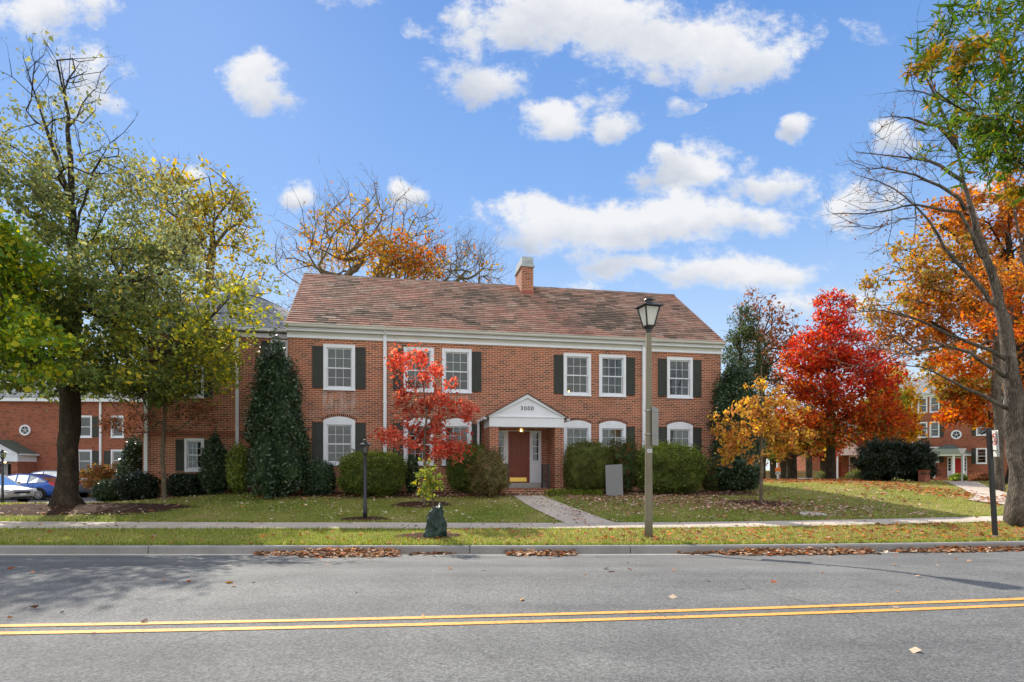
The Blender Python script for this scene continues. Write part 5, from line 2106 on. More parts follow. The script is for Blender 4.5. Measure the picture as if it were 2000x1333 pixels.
# --- big green tree at the left
D = 18.6
base = B(130, D)
k = D
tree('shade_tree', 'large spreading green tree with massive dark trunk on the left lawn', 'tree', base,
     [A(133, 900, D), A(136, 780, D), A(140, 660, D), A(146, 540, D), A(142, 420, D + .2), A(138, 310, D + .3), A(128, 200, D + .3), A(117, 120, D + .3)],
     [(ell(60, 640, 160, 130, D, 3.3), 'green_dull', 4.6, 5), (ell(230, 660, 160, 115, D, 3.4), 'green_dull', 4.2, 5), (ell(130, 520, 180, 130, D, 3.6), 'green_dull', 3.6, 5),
      (ell(300, 560, 120, 110, D - .6, 2.8), 'green_grey', 1.5, 4), (ell(340, 700, 112, 85, D - .8, 2.4), 'green_gold', 1.6, 4), (ell(40, 400, 120, 120, D, 2.6), 'green_grey', 1.5, 4.5),
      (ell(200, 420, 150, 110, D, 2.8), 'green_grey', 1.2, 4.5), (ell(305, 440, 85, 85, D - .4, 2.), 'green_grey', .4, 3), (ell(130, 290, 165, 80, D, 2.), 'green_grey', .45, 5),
      (ell(115, 170, 105, 85, D, 1.), 'green_grey', .06, 6), (ell(230, 765, 160, 40, D - .5, 2.6), 'green_dull', 1.9, 2), (ell(60, 745, 110, 45, D - .5, 2.6), 'green_dull', 1.5, 1.4), (ell(425, 650, 60, 80, D - 1, 1.4), 'green_gold', .35, 1.6),
      (ell(500, 590, 65, 45, D - 1, 1), 'green_gold', .2, .9)],
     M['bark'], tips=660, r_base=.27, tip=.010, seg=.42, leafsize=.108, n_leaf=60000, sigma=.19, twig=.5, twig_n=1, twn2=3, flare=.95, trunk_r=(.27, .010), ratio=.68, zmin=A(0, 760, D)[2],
     limbs=[[A(146, 560, D), A(210, 560, D - .5), A(300, 540, D - 1), A(390, 520, D - 1.4)], [A(142, 620, D), A(90, 560, D - .4), A(40, 520, D - .8)],
            [A(144, 470, D), A(180, 340, D), A(215, 280, D), A(262, 235, D)], [A(150, 590, D), A(240, 640, D - .8), A(320, 690, D - 1.2), A(375, 655, D - 1.4), A(460, 570, D - 1.6), A(550, 600, D - 1.7)],
            [A(142, 400, D), A(90, 250, D), A(45, 110, D)], [A(146, 500, D), A(230, 440, D + 1), A(330, 380, D + 1.5), A(362, 325, D + 1.5)],
            [A(140, 640, D), A(120, 640, D + 2), A(60, 600, D + 3)], [A(148, 560, D), A(240, 600, D + 2), A(300, 620, D + 3)]])
# --- yellow green tree reaching in at the left edge
D = 14.6
tree('maple_tree', 'yellow green tree reaching in at the left edge, nearer than the big trunk', 'tree', B(-150, D),
     [A(-140, 860, D), A(-120, 700, D), A(-110, 560, D), A(-110, 460, D)],
     [(ell(-30, 560, 100, 125, D, 1.6), 'yellow_green', 4, 5), (ell(5, 690, 95, 85, D, 1.4), 'yellow_green', 2.8, 3), (ell(-40, 480, 100, 70, D, 1.3), 'yellow_green', 2.5, 2), (ell(-120, 600, 130, 200, D, 1.8), 'yellow_green', 2, 3)],
     M['bark'], tips=120, r_base=.17, tip=.010, leafsize=.125, n_leaf=9500, sigma=.15, twig=.4, twig_n=2, ratio=.75)
# --- yellowing tree behind the slate roof
D = 33.
tree('autumn_tree', 'yellowing tree rising behind the slate roofed wing', 'tree', B(385, D),
     [A(388, 860, D), A(395, 700, D), A(405, 600, D), A(415, 500, D), A(420, 400, D)],
     [(ell(400, 420, 80, 90, D), 'yellow_back', 3, 4), (ell(440, 500, 75, 120, D), 'yellow_back', 4.0, 5), (ell(350, 560, 110, 100, D), 'yellow_back', 4, 4), (ell(310, 400, 80, 80, D), 'yellow_back', 2.4, 3), (ell(300, 640, 120, 90, D), 'yellow_back', 3, 3), (ell(400, 650, 80, 60, D), 'green_gold', 2, 2)],
     M['bark_grey'], tips=260, r_base=.32, tip=.02, seg=.7, leafsize=.21, n_leaf=9500, sigma=.3, twig=.9, twig_n=2, twig_r=.010)
# --- small tree with a thin tan trunk in front of the wing
D = 20.2
tree('small_tree', 'slender tree with thin tan trunk and rusty leaves in front of the brick wing', 'tree', B(321, D),
     [A(320, 930, D), A(319, 860, D), A(320, 800, D), A(322, 740, D)],
     [(ell(250, 830, 50, 22, D, .8), 'rust', 1.5, 2), (ell(320, 800, 90, 45, D, 1.1), 'rust', 2, 4), (ell(400, 815, 45, 25, D, .7), 'rust', .6, 1.5)],
     M['bark_light'], tips=60, r_base=.07, tip=.006, leafsize=.085, n_leaf=1700, sigma=.12, twig=.3, flare=.25, trunk_r=(.07, .03), zmin=A(0, 850, D)[2])
# --- bare trees behind the house
for (px, D, top, wpx, lab, orange, tips) in ((715, 47., 362, 200, 'broad leafless tree fanning out behind the left half of the tiled roof', 1, 500), (905, 50., 468, 85, 'smaller leafless tree behind the roof left of the chimney', 0, 170), (790, 44., 470, 70, 'tree with a few bright orange leaves behind the tiled roof', 2, 130)):
    bb = B(px, D); bb[2] = .5
    hgt = (700 - top)
    es = []
    for i in range(9):
        a = PI * (i + .5) / 9
        es.append((ell(px + math.cos(a) * wpx * .62, 580 - math.sin(a) * (580 - top) * .62, wpx * .40, (580 - top) * .40, D, wpx * .3 * D / F), 'orange_olive', .2 if orange != 2 else .5, 2))
    if orange == 1:
        es.append((ell(705, 505, 60, 40, D), 'gold', 1.2, 1)); es.append((ell(690, 485, 110, 62, D), 'orange_olive', 2.4, .5))
        es.append((ell(715, 440, 90, 70, D), 'orange_olive', .7, .5))
    if orange == 2:
        es.append((ell(800, 500, 66, 46, D), 'orange_hot', 3, 1)); es.append((ell(770, 525, 60, 20, D), 'gold', 1.5, 1))
    tree('bare_tree', lab, 'tree', bb, [A(px, 780, D), A(px + 2, 690, D), A(px, 620, D)], es, M['bark_light'], tips=tips, r_base=.42 if orange == 1 else .28, tip=.022, seg=.8, leafsize=.26,
         n_leaf={1: 2600, 0: 260, 2: 1700}[orange], sigma=.35, twig=1.5, twig_n=1 if orange else 2, twig_r=.017, twn2=3, twig_jit=.45, zmin=A(0, 640, D)[2], up=.05, pw=1.75)

# --- right: conifer, bare tree behind
D = 38.
tree('conifer_tree', 'grey green evergreen rising behind the right end of the house', 'tree', B(1448, D), [A(1448, 860, D), A(1448, 740, D), A(1445, 640, D), A(1447, 603, D)],
     [(ell(1450, 640, 26, 36, D), 'conifer', 1.2, 2), (ell(1455, 700, 44, 50, D), 'conifer', 4, 4), (ell(1455, 770, 60, 60, D), 'conifer', 4, 4), (ell(1440, 840, 60, 60, D), 'conifer', 3, 3)],
     M['bark'], tips=200, r_base=.22, tip=.016, leafsize=.17, n_leaf=14000, sigma=.22, twig=.6, twig_n=2, ratio=.35, twig_r=.009)
D = 46.
tree('bare_tree', 'sparse tree with dark reddish leaves behind the grey green evergreen', 'tree', B(1490, D), [A(1490, 800, D), A(1484, 700, D), A(1478, 640, D)],
     [(ell(1478, 620, 38, 48, D), 'rust', 1.4, 3), (ell(1515, 650, 45, 45, D), 'rust', 2, 3), (ell(1525, 700, 50, 40, D), 'red_orange', 1.4, 2), (ell(1500, 690, 50, 45, D), 'rust', 2, 2)],
     M['bark'], tips=130, r_base=.2, tip=.018, seg=.7, leafsize=.23, n_leaf=1900, sigma=.3, twig=.9, twig_n=1, twig_r=.012)
# --- red maple
D = 38.
tree('red_maple', 'brilliant red maple with conical crown on the right lawn', 'tree', B(1622, D), [A(1622, 900, D), A(1623, 830, D), A(1620, 740, D), A(1618, 660, D), A(1622, 600, D)],
     [(ell(1624, 615, 34, 46, D), 'red', 1.6, 2.4), (ell(1600, 684, 62, 44, D), 'red', 3.0, 3), (ell(1650, 684, 52, 46, D), 'red', 2.6, 3), (ell(1580, 735, 78, 45, D), 'red_orange', 3, 3), (ell(1650, 740, 95, 50, D), 'red', 3, 3), (ell(1715, 735, 45, 45, D), 'red', 1.2, 1.4),
      (ell(1590, 800, 85, 45, D), 'red_orange', 3.0, 3), (ell(1680, 805, 85, 48, D), 'red_orange', 3.4, 3), (ell(1640, 845, 110, 30, D), 'red_green', 3, 2.5), (ell(1730, 820, 50, 45, D), 'red_orange', 1.4, 1.4)],
     M['bark'], tips=420, r_base=.26, tip=.016, seg=.6, leafsize=.18, n_leaf=26000, sigma=.26, twig=.6, twig_n=1, trunk_r=(.22, .03), zmin=A(0, 870, D)[2], flare=.35, ratio=.65)
# --- yellow to green tree between red maple and dark evergreens, and gold one before the far house
D = 44.
tree('autumn_tree', 'gold and green tree right of the red maple, before the three storey house', 'tree', B(1722, D), [A(1722, 880, D), A(1725, 820, D), A(1730, 760, D)],
     [(ell(1726, 780, 40, 36, D), 'green_gold', 3, 3), (ell(1770, 795, 16, 38, D), 'gold', 2, 2), (ell(1725, 835, 60, 35, D), 'red_green', 3, 3), (ell(1768, 850, 18, 22, D), 'gold', .8, 1), (ell(1740, 745, 45, 22, D), 'orange_olive', 1.2, 1)],
     M['bark'], tips=150, r_base=.2, tip=.016, leafsize=.2, n_leaf=8000, sigma=.26, twig=.6, twig_n=1)
# --- small yellow tree on the right lawn
D = 19.1
tree('small_tree', 'young tree with yellow and copper leaves on a mulch ring right of the house', 'tree', B(1487, D), [A(1487, 930, D), A(1488, 880, D), A(1490, 820, D), A(1489, 760, D), A(1487, 715, D)],
     [(ell(1488, 775, 48, 38, D, .6), 'small_yellow', 1.6, 2), (ell(1445, 830, 52, 44, D, .7), 'small_yellow', 2.6, 3), (ell(1525, 825, 56, 44, D, .7), 'small_yellow', 2.6, 3), (ell(1490, 868, 75, 38, D, .8), 'small_yellow', 3.0, 3), (ell(1412, 880, 28, 24, D, .4), 'small_yellow', .7, .9), (ell(1560, 868, 36, 34, D, .5), 'small_yellow', 1.2, 1.2)],
     M['bark_light'], tips=150, r_base=.055, tip=.004, seg=.22, leafsize=.125, n_leaf=3300, sigma=.08, twig=.26, twig_n=1, flare=.2, trunk_r=(.05, .012), ratio=.5, twig_r=.004, zmin=A(0, 905, D)[2], droop=.5)
# --- small red oak in front of the house
D = 18.6
tree('small_tree', 'young scarlet red tree in front of the left windows, behind the watering bag', 'tree', B(829, D), [A(829, 930, D), A(830, 880, D), A(833, 800, D), A(826, 740, D), A(812, 690, D)],
     [(ell(797, 694, 30, 26, D, .5), 'small_red', 1.0, 1.6), (ell(820, 725, 55, 30, D, .7), 'small_red', 2.0, 2.4), (ell(858, 745, 40, 22, D, .6), 'small_red', 1.0, 1.4), (ell(815, 785, 55, 26, D, .8), 'small_red', 2.6, 2.6), (ell(868, 798, 55, 26, D, .8), 'small_red', 2.4, 2.6),
      (ell(800, 845, 55, 34, D, .9), 'small_red', 3.2, 3), (ell(868, 855, 52, 36, D, .9), 'small_red', 3.2, 3), (ell(835, 885, 50, 22, D, .8), 'small_red', 1.2, 1), (ell(762, 850, 26, 16, D, .4), 'small_red', .6, 1), (ell(908, 802, 24, 16, D, .4), 'small_red', .6, 1), (ell(886, 885, 28, 24, D, .5), 'small_red', .9, .8), (ell(780, 720, 14, 10, D, .3), 'small_red', .25, .4)],
     M['bark_light'], tips=210, r_base=.05, tip=.004, seg=.22, leafsize=.105, n_leaf=4500, sigma=.10, twig=.24, twig_n=1, flare=.1, trunk_r=(.04, .01), ratio=.6, twig_r=.004, zmin=A(0, 905, D)[2], droop=.35)
# --- sapling in the watering bag
D = 12.75
tree('sapling', 'small leafy sapling with yellow green leaves growing out of the green watering bag', 'young tree', B(846, D), [A(846, 985, D), A(842, 950, D), A(836, 915, D), A(834, 900, D)],
     [(ell(832, 915, 22, 18, D, .25), 'sapling', 1.4, 2), (ell(850, 940, 18, 25, D, .25), 'sapling', 2, 3), (ell(825, 945, 20, 25, D, .25), 'sapling', 1.6, 2), (ell(836, 965, 22, 22, D, .25), 'sapling', 1.6, 2)],
     M['bark_light'], tips=46, r_base=.018, tip=.0025, seg=.1, leafsize=.072, n_leaf=720, sigma=.035, twig=.09, twig_n=1, flare=0, ratio=.48, twig_r=.002, zmin=A(0, 985, D)[2])

# --- big orange tree behind the right street tree
D = 29.
tree('orange_tree', 'broad orange leaved tree with grey trunk behind the bare street tree', 'tree', B(1990, D), [A(1990, 880, D), A(1992, 760, D), A(1988, 640, D), A(1980, 540, D), A(1965, 450, D)],
     [(ell(1900, 430, 90, 60, D), 'orange', 2.4, 3), (ell(1970, 420, 90, 80, D), 'orange', 3, 3), (ell(1820, 500, 95, 50, D), 'orange_olive', 1.7, 3), (ell(1770, 580, 105, 55, D), 'orange_olive', 2.4, 3.4), (ell(1880, 590, 110, 75, D), 'orange', 3.8, 4), (ell(1980, 560, 80, 100, D), 'orange', 3, 3),
      (ell(1790, 655, 80, 38, D), 'orange', 1.3, 3), (ell(1900, 720, 90, 60, D), 'orange_olive', 3, 3), (ell(1900, 806, 46, 46, D), 'orange_hot', 2.4, 2), (ell(1885, 765, 40, 35, D), 'orange_olive', 1.5, 1), (ell(1985, 700, 60, 80, D), 'orange_hot', 2.4, 2), (ell(2060, 550, 120, 220, D), 'orange', 3, 3), (ell(1930, 845, 35, 25, D), 'orange_hot', .7, .5)],
     M['bark'], tips=520, r_base=.42, tip=.018, seg=.6, leafsize=.165, n_leaf=31000, sigma=.2, twig=.7, twig_n=1, twig_r=.009, trunk_r=(.36, .06), zmin=A(0, 830, D)[2], ratio=.62)
# a second slender trunk seen beside it
D = 25.
tree('orange_tree', 'slimmer pale trunked tree with orange leaves just left of the grey street lamp', 'tree', B(1951, D), [A(1950, 880, D), A(1950, 800, D), A(1948, 720, D), A(1945, 640, D)],
     [(ell(1940, 640, 60, 60, D), 'orange_hot', 2, 3), (ell(1960, 560, 60, 60, D), 'orange', 2, 3), (ell(1900, 690, 60, 40, D), 'orange_hot', 1.5, 2)],
     M['bark_grey'], tips=70, r_base=.17, tip=.015, leafsize=.15, n_leaf=3200, sigma=.2, twig=.5, twig_n=1, trunk_r=(.16, .08), zmin=A(0, 760, D)[2], flare=.3)

# --- bare street tree at the right edge
D = 14.95
def lim(*q, d0=D, d1=None):
    n = len(q)
    d1 = d0 if d1 is None else d1
    return [A(px, py, d0 + (d1 - d0) * i / max(1, n - 1)) for i, (px, py) in enumerate(q)]


base = B(1999, D)
es = []
for (px, py, rx, ry, w) in ((1820, 160, 55, 70, 2), (1790, 225, 80, 40, 2.2), (1750, 300, 95, 35, 2.6), (1740, 350, 90, 35, 2.4), (1700, 415, 85, 35, 2.6), (1740, 460, 60, 40, 1.4), (1730, 600, 80, 35, 1.8), (1690, 690, 85, 50, 2.2), (1800, 660, 90, 40, 1.5), (1940, 250, 70, 110, 2.4), (1990, 380, 80, 120, 2.4), (1880, 560, 60, 90, 1.4), (1990, 560, 60, 100, 1.4)):
    es.append((ell(px, py, rx, ry, D, 1.3), 'rust', w, w * (1.5 if px < 1760 else 1)))
tree('street_tree', 'nearly leafless street tree with thick grey trunk at the right edge of the verge', 'tree', base,
     lim((1996, 940), (1988, 860), (1982, 780), (1974, 720), (1965, 650), (1948, 575), (1920, 480), (1895, 400), (1882, 355), (1869, 275), (1866, 200), (1864, 150)),
     es, M['bark_grey'], pw=1.15, tips=420, r_base=.10, tip=.0065, seg=.30, leafsize=.05, n_leaf=700, sigma=.05, twig=.42, twig_n=1, twn2=2, twig_r=.0045, trunk_r=(.33, .010, 1.75), limb_r=(.065, .008, 1.1), zmin=A(0, 830, D)[2], flare=.6, up=.03, twig_jit=.3,
     limbs=[lim((1972, 800), (1930, 778), (1886, 759), (1840, 735), (1798, 717), (1750, 710), d1=D - 1.5), lim((1960, 735), (1946, 722), (1895, 689), (1825, 668), (1760, 685), (1700, 720), d1=D - 2),
            lim((1960, 700), (1937, 685), (1853, 654), (1779, 620), (1723, 606), (1660, 612), d1=D - 1.5), lim((1935, 590), (1918, 564), (1872, 517), (1844, 484), (1815, 432), (1770, 387), (1716, 355), (1671, 342)),
            lim((1915, 500), (1905, 477), (1873, 414), (1788, 400), (1693, 418), (1626, 418), d1=D - 1), lim((1885, 410), (1873, 387), (1837, 364), (1788, 342), (1725, 328), (1680, 330)), lim((1882, 355), (1815, 315), (1752, 306), (1671, 297), d1=D + 1),
            lim((1869, 288), (1833, 247), (1770, 230), (1716, 230), d1=D - .6), lim((1870, 290), (1833, 202), (1806, 148), (1790, 110)),
            lim((1985, 850), (2010, 760), (2016, 680), (2010, 560), (1990, 460), (1975, 380), (1970, 260)), lim((2010, 700), (2050, 560), (2090, 400))])

# --- willow oak hanging in at the top right, rooted on the near side of the road
D = 5.0
t_base = np.array([8.6, 2.6, .1])
tree('willow_oak', 'leafy green branches with narrow leaves hanging in at the top right corner', 'tree', t_base,
     [(8.5, 2.7, 2.5), (8.3, 2.9, 4.5), (7.9, 3.2, 6.3), (7.6, 3.4, 8.0)],
     [(ell(1960, 60, 105, 90, 5.4, 1.0), 'willow', 3.2, 4), (ell(1850, 75, 50, 50, 5.3, .4), 'willow', .5, 1), (ell(1945, 180, 75, 80, 5.2, .8), 'willow', 2.2, 3), (ell(1840, 140, 65, 22, 5.1, .35), 'willow_warm', .55, 1.2), (ell(1975, 290, 70, 80, 5.2, .6), 'willow', 1.7, 2.5), (ell(1905, 265, 38, 55, 5.1, .4), 'willow', .5, 1), (ell(1990, 350, 28, 26, 5.1, .3), 'willow_warm', .5, .8), (ell(2080, 130, 120, 200, 5.6, 1.2), 'willow', 2, 4)],
     M['bark'], pw=1.1, limb_r=(.028, .006), tips=250, r_base=.05, tip=.003, seg=.16, leafsize=.098, n_leaf=6400, sigma=.045, twig=.20, twig_n=1, ratio=.17, twig_r=.0028, zmin=2.2, droop=.35, trunk_r=(.2, .1),
     limbs=[[(8.0, 3.1, 5.2), (6.4, 4.0, 5.6), A(1990, 120, 5.2)], [(8.2, 3.0, 4.4), (6.6, 4.2, 4.7), A(1985, 260, 5.2)], [(7.9, 3.2, 6.0), (6.3, 4.4, 6.2), A(1960, 20, 5.4)]])

# --- far background trees that close the view
for (px, D, top, w, pal, lab, tr) in ((1530, 52., 850, 60, 'green_gold', 'bright yellow green tree behind the fence', 'bark'), (1546, 40., 820, 60, 'small_yellow', 'low yellow leaved tree with dark forked trunk behind the lawn', 'bark'), (1580, 60, 790, 60, 'conifer', 'dark green tree behind the fence left of the distant porch', 'bark'),
                                     (1610, 50., 850, 34, 'small_red', 'low red leaved tree before the distant porch', 'bark'), (1510, 58., 870, 40, 'green_gold', 'pale green tree behind the left end of the fence', 'bark'), (1760, 80., 700, 40, 'orange_olive', 'olive orange tree behind the three storey house', 'bark'),
                                     (2010, 60., 640, 100, 'conifer', 'dark tree at the right edge behind the orange tree', 'bark')):
    bb = B(px, D)
    tree('background_tree', lab, 'tree', bb, [A(px, 895, D), A(px + 3, 860, D)], [(ell(px - w * .35, (top + 900) / 2 - 5, w * .6, (900 - top) * .42, D), pal, 2, 2), (ell(px + w * .35, (top + 895) / 2, w * .6, (900 - top) * .4, D), pal, 2, 2), (ell(px, top + (900 - top) * .3, w * .6, (900 - top) * .3, D), pal, 2, 2)],
         M[tr], tips=70, r_base=.3, tip=.03, seg=.9, leafsize=.26, n_leaf=3600, sigma=.35, twig=.8, twig_n=1, twig_r=.014, flare=.2)

# --- shrubs
shrub('holly_bush', 'tall conical glossy dark holly at the left corner of the house', 'shrub', 541, 20.3, 690, 968, 64, 1.1, 'holly', 15000, .075, 2.7, 'leaf_gloss', .15, taper=.46, tips=1500, lump=7)
shrub('round_shrub', 'rounded light speckled evergreen left of the conical holly', 'shrub', 468, 21.2, 868, 962, 24, .5, 'hedge_bright', 2600, .06, 2.2, 'leaf_gloss', .06)
shrub('evergreen_shrub', 'upright dark evergreen in front of the wing window', 'shrub', 420, 21.4, 850, 968, 30, .6, 'holly', 4200, .07, 2.2, 'leaf_gloss', .12, taper=.45, tips=200)
for i, (px, w, top, lab) in enumerate(((364, 36, 926, 'low dark hedge shrub below the wing window, right of the thin tan trunk'), (276, 40, 922, 'low dark hedge shrub between the thin tan trunk and the bronze maple'))):
    shrub('hedge_shrub', lab, 'hedge', px, 21.6 + .3 * i, top, 970, w, .6, 'darkever', 4200, .06, 3, 'leaf_gloss', .05)
shrub('hedge_shrub', 'low dark speckled shrub under the bronze maple', 'hedge', 218, 24.0, 938, 972, 30, .6, 'holly', 2600, .06, 2.6, 'leaf_gloss', .06)
shrub('evergreen_shrub', 'glossy green evergreen against the left edge of the wing', 'shrub', 268, 24.6, 862, 972, 27, .8, 'holly', 4200, .08, 2.2, 'leaf_gloss', .12, tips=260)
D = 25.5
tree('japanese_maple', 'low spreading bronze leaved maple before the shaded brick house', 'small tree', B(215, D), [A(215, 950, D), A(216, 935, D)],
     [(ell(195, 930, 28, 16, D, .8), 'maple_bronze', 2, 2), (ell(235, 928, 32, 17, D, .8), 'maple_bronze', 2, 2), (ell(212, 918, 26, 12, D, .7), 'maple_bronze', 1.2, 1.5), (ell(180, 950, 16, 10, D, .5), 'maple_bronze', .5, .8)],
     M['bark'], tips=60, r_base=.06, tip=.008, seg=.25, leafsize=.10, n_leaf=2400, sigma=.09, twig=.25, flare=.1, zmin=A(0, 948, D)[2])
shrub('hedge_shrub', 'small boxy clipped hedge between the conical holly and the first window', 'hedge', 624, 20.7, 900, 965, 29, .5, 'holly', 4200, .045, 4, 'leaf_gloss', .04)
shrub('round_shrub', 'wide clipped round green shrub behind the black yard lamp', 'hedge', 727, 20.4, 883, 968, 64, .75, 'hedge', 12500, .048, 3, 'leaf', .045, toppal='hedge_bright', tips=260)
shrub('hedge_shrub', 'tall clipped dark green hedge behind the faded azalea, left of the porch', 'hedge', 915, 21.2, 866, 960, 42, .55, 'hedge', 8000, .042, 3.4, 'leaf', .04)
shrub('low_shrub', 'small dark shrub under the second window, behind the red tree', 'shrub', 805, 21.2, 888, 940, 14, .35, 'holly', 1400, .05, 2.2, 'leaf_gloss', .1, tips=80)
shrub('azalea_bush', 'loose faded olive azalea beside the porch steps', 'shrub', 956, 20.0, 884, 966, 37, .45, 'azalea', 3600, .05, 2.2, 'leaf', .12, tips=420, lump=7)
shrub('hedge_shrub', 'large clipped boxy hedge right of the porch', 'hedge', 1148, 21.2, 865, 962, 47, .75, 'hedge_olive', 14000, .036, 4.2, 'leaf', .025)
shrub('nandina_bush', 'loose feathery bush with reddish tips behind the grey board', 'shrub', 1220, 21.4, 866, 964, 40, .5, 'nandina', 6200, .05, 2.4, 'leaf', .14, tips=700, lump=8, ratio=.35, toppal='nandina')
shrub('round_shrub', 'large bright green clipped shrub behind the concrete lamp post', 'hedge', 1306, 21.2, 869, 966, 68, .8, 'hedge', 14000, .05, 3.2, 'leaf', .04, toppal='hedge_bright', tips=420)
shrub('round_shrub', 'small round grey green shrub at the right window corner', 'hedge', 1386, 22.2, 899, 958, 18, .4, 'nandina', 2600, .04, 2.8, 'leaf', .04)
shrub('holly_bush', 'very tall dark evergreen mass at the right corner of the house', 'shrub', 1437, 23.7, 732, 958, 52, .95, 'holly', 15000, .08, 2.6, 'leaf_gloss', .14, tips=1500, lump=8, taper=.2)
shrub('holly_bush', 'broad dark evergreen skirt at the foot of the right corner of the house', 'shrub', 1436, 22.4, 885, 962, 48, .8, 'holly', 7000, .07, 2.6, 'leaf_gloss', .08, tips=200)
for i, (px, w, top, D, lab) in enumerate(((1722, 42, 862, 31, 'dark evergreen bush, left one of the pair on the right lawn'), (1788, 28, 868, 30.5, 'dark evergreen bush beside the short brick pillar'))):
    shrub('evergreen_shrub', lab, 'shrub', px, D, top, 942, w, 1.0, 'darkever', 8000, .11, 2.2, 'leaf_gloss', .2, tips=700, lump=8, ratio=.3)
shrub('low_shrub', 'olive round shrub left of the red maple trunk', 'shrub', 1606, 43, 922, 938, 12, .8, 'hedge_olive', 1200, .10, 2.4, 'leaf', .08)
shrub('low_shrub', 'olive green shrub right of the red maple trunk', 'shrub', 1672, 50, 918, 938, 17, .9, 'hedge_olive', 1500, .10, 2.4, 'leaf', .08)
shrub('low_shrub', 'flowering green bush before the three storey house porch', 'shrub', 1872, 53, 926, 942, 16, .6, 'hedge_bright', 1300, .10, 2.2, 'leaf', .15)
shrub('low_shrub', 'russet bush right of the three storey house porch', 'shrub', 1915, 51, 924, 940, 18, .7, 'rust', 1300, .10, 2.2, 'leaf', .15)


# ------------------------------------------------------------------ grass, day lilies, fallen leaves
def in_walk(x, y):
    f, b = walkF(x), walkB(x)
    onw = (y > f - .02) & (y < b + .02)
    L = np.interp(y, [15.4, 18.0, 20.35], [1.35, .55, 0.])
    R = np.interp(y, [15.4, 18.3, 20.45], [2.65, 1.65, .95])
    onp = (y > 15.3) & (y < 20.5) & (x > L) & (x < R)
    s = [(19, 1955, 2080), (21.3, 1895, 2035), (22.5, 1903, 2008), (24.5, 1886, 1965), (28, 1858, 1917), (33, 1832, 1903), (42, 1834, 1893), (54, 1846, 1881)]
    yy = [q[0] for q in s]
    px = x / y * F + 1000
    ons = (px > np.interp(y, yy, [q[1] for q in s])) & (px < np.interp(y, yy, [q[2] for q in s])) & (y > 19.5)
    return onw | onp | ons


BEDS = [(-13.3, 18.0, 3.7, 1.15), (-2.75, 18.6, .85, .55), (7.85, 19.2, .95, .6), (-1.75, 12.95, .65, .4), (-3.95, 16.15, .6, .25), (4.9, 21.6, 4.1, .85), (-3.6, 20.9, 4.3, .8), (-11.2, 22.1, 4.1, .85)]


def in_bed(x, y):
    r = np.zeros(x.shape, bool)
    for cx, cy, rx, ry in BEDS: r |= ((x - cx) / rx) ** 2 + ((y - cy) / ry) ** 2 < 1
    return r


def in_house(x, y):
    th = math.radians(10.85); c, s = math.cos(th), math.sin(th)
    u = (x + 7.766) * c + (y - 21) * s
    v = -(x + 7.766) * s + (y - 21) * c
    return ((u > -.1) & (u < 16.5) & (v > -.1) & (v < 9)) | ((u > 6.7) & (u < 9.6) & (v > -1.7) & (v < 1)) | ((u > -5.4) & (u < .2) & (v > 1.7))


def scatter(n, x0, x1, y0f, y1f):
    x = RNG.uniform(x0, x1, n)
    t = RNG.uniform(0, 1, n)
    y = y0f(x) * (1 - t) + y1f(x) * t
    return x, y


def sn(x, y, s, o=0):
    return (np.sin(x * s + 1.7 * np.sin(y * s * .8 + o)) + np.sin(y * s * 1.3 + 1.3 * np.sin(x * s * .7 + 2 + o)) + np.sin((x - y) * s * .6 + o * 2)) / 3


def grass(name, label, n, x0, x1, f0, f1, h, w, pals, seed_o):
    x, y = scatter(n, x0, x1, f0, f1)
    k = ~(in_walk(x, y) | in_bed(x, y) | in_house(x, y))
    k &= (sn(x, y, 1.4, seed_o) + RNG.uniform(-.8, .8, n) > -.75)
    x, y = x[k], y[k]
    n = len(x)
    z = G(x, y)
    P = np.stack([x, y, z], 1)
    a = RNG.uniform(0, 2 * PI, n)
    hh = h * RNG.uniform(.5, 1.4, n)
    lx, ly = RNG.normal(0, .45, n) * hh, RNG.normal(0, .45, n) * hh
    V = np.empty((n, 3, 3), np.float32)
    dx, dy = np.cos(a) * w, np.sin(a) * w
    V[:, 0] = P + np.stack([dx, dy, np.full(n, -.005)], 1)
    V[:, 1] = P - np.stack([dx, dy, np.full(n, .005)], 1)
    V[:, 2] = P + np.stack([lx, ly, hh], 1)
    c1, c2 = pick(pals[0], n), pick(pals[1], n)
    m = (sn(x, y, .55, seed_o + 1) * .5 + (x + 6) * .045 + RNG.uniform(-.4, .4, n)) > .12
    c1[m] = c2[m]
    o = npmesh(name, V.reshape(-1, 3), np.arange(n * 3).reshape(n, 3), M['blade'], None, col=np.repeat(c1, 3, 0))
    return tag(o, label, 'grass', kind='stuff')


grass('grass', 'short patchy grass of the verge between kerb and pavement', 120000, -16, 17, lambda x: kerbY(x) + .16, lambda x: walkF(x), .042, .0045, ('blade', 'blade_dry'), 0)
grass('grass', 'mown lawn grass in front of the houses', 190000, -20, 26, lambda x: walkB(x), lambda x: walkB(x) + 12.5, .045, .0065, ('blade', 'blade_dry'), 3)

for nm, f0, f1, nn in (('kerb', lambda x: kerbY(x) + .15, lambda x: kerbY(x) + .26, 9000), ('front', lambda x: walkF(x) - .10, lambda x: walkF(x) - .0, 7000), ('back', lambda x: walkB(x) + .0, lambda x: walkB(x) + .14, 11000)):
    grass('grass', 'longer ragged grass along the edge of the ' + {'kerb': 'kerb', 'front': 'pavement, road side', 'back': 'pavement, house side'}[nm], nn, -16, 17, f0, f1, .075, .006, ('blade', 'blade'), 5)
grass('grass', 'loose taller tufts of grass scattered over lawn and verge', 16000, -16, 17, lambda x: kerbY(x) + .2, lambda x: walkB(x) + 5.5, .07, .007, ('blade_dry', 'blade'), 9)

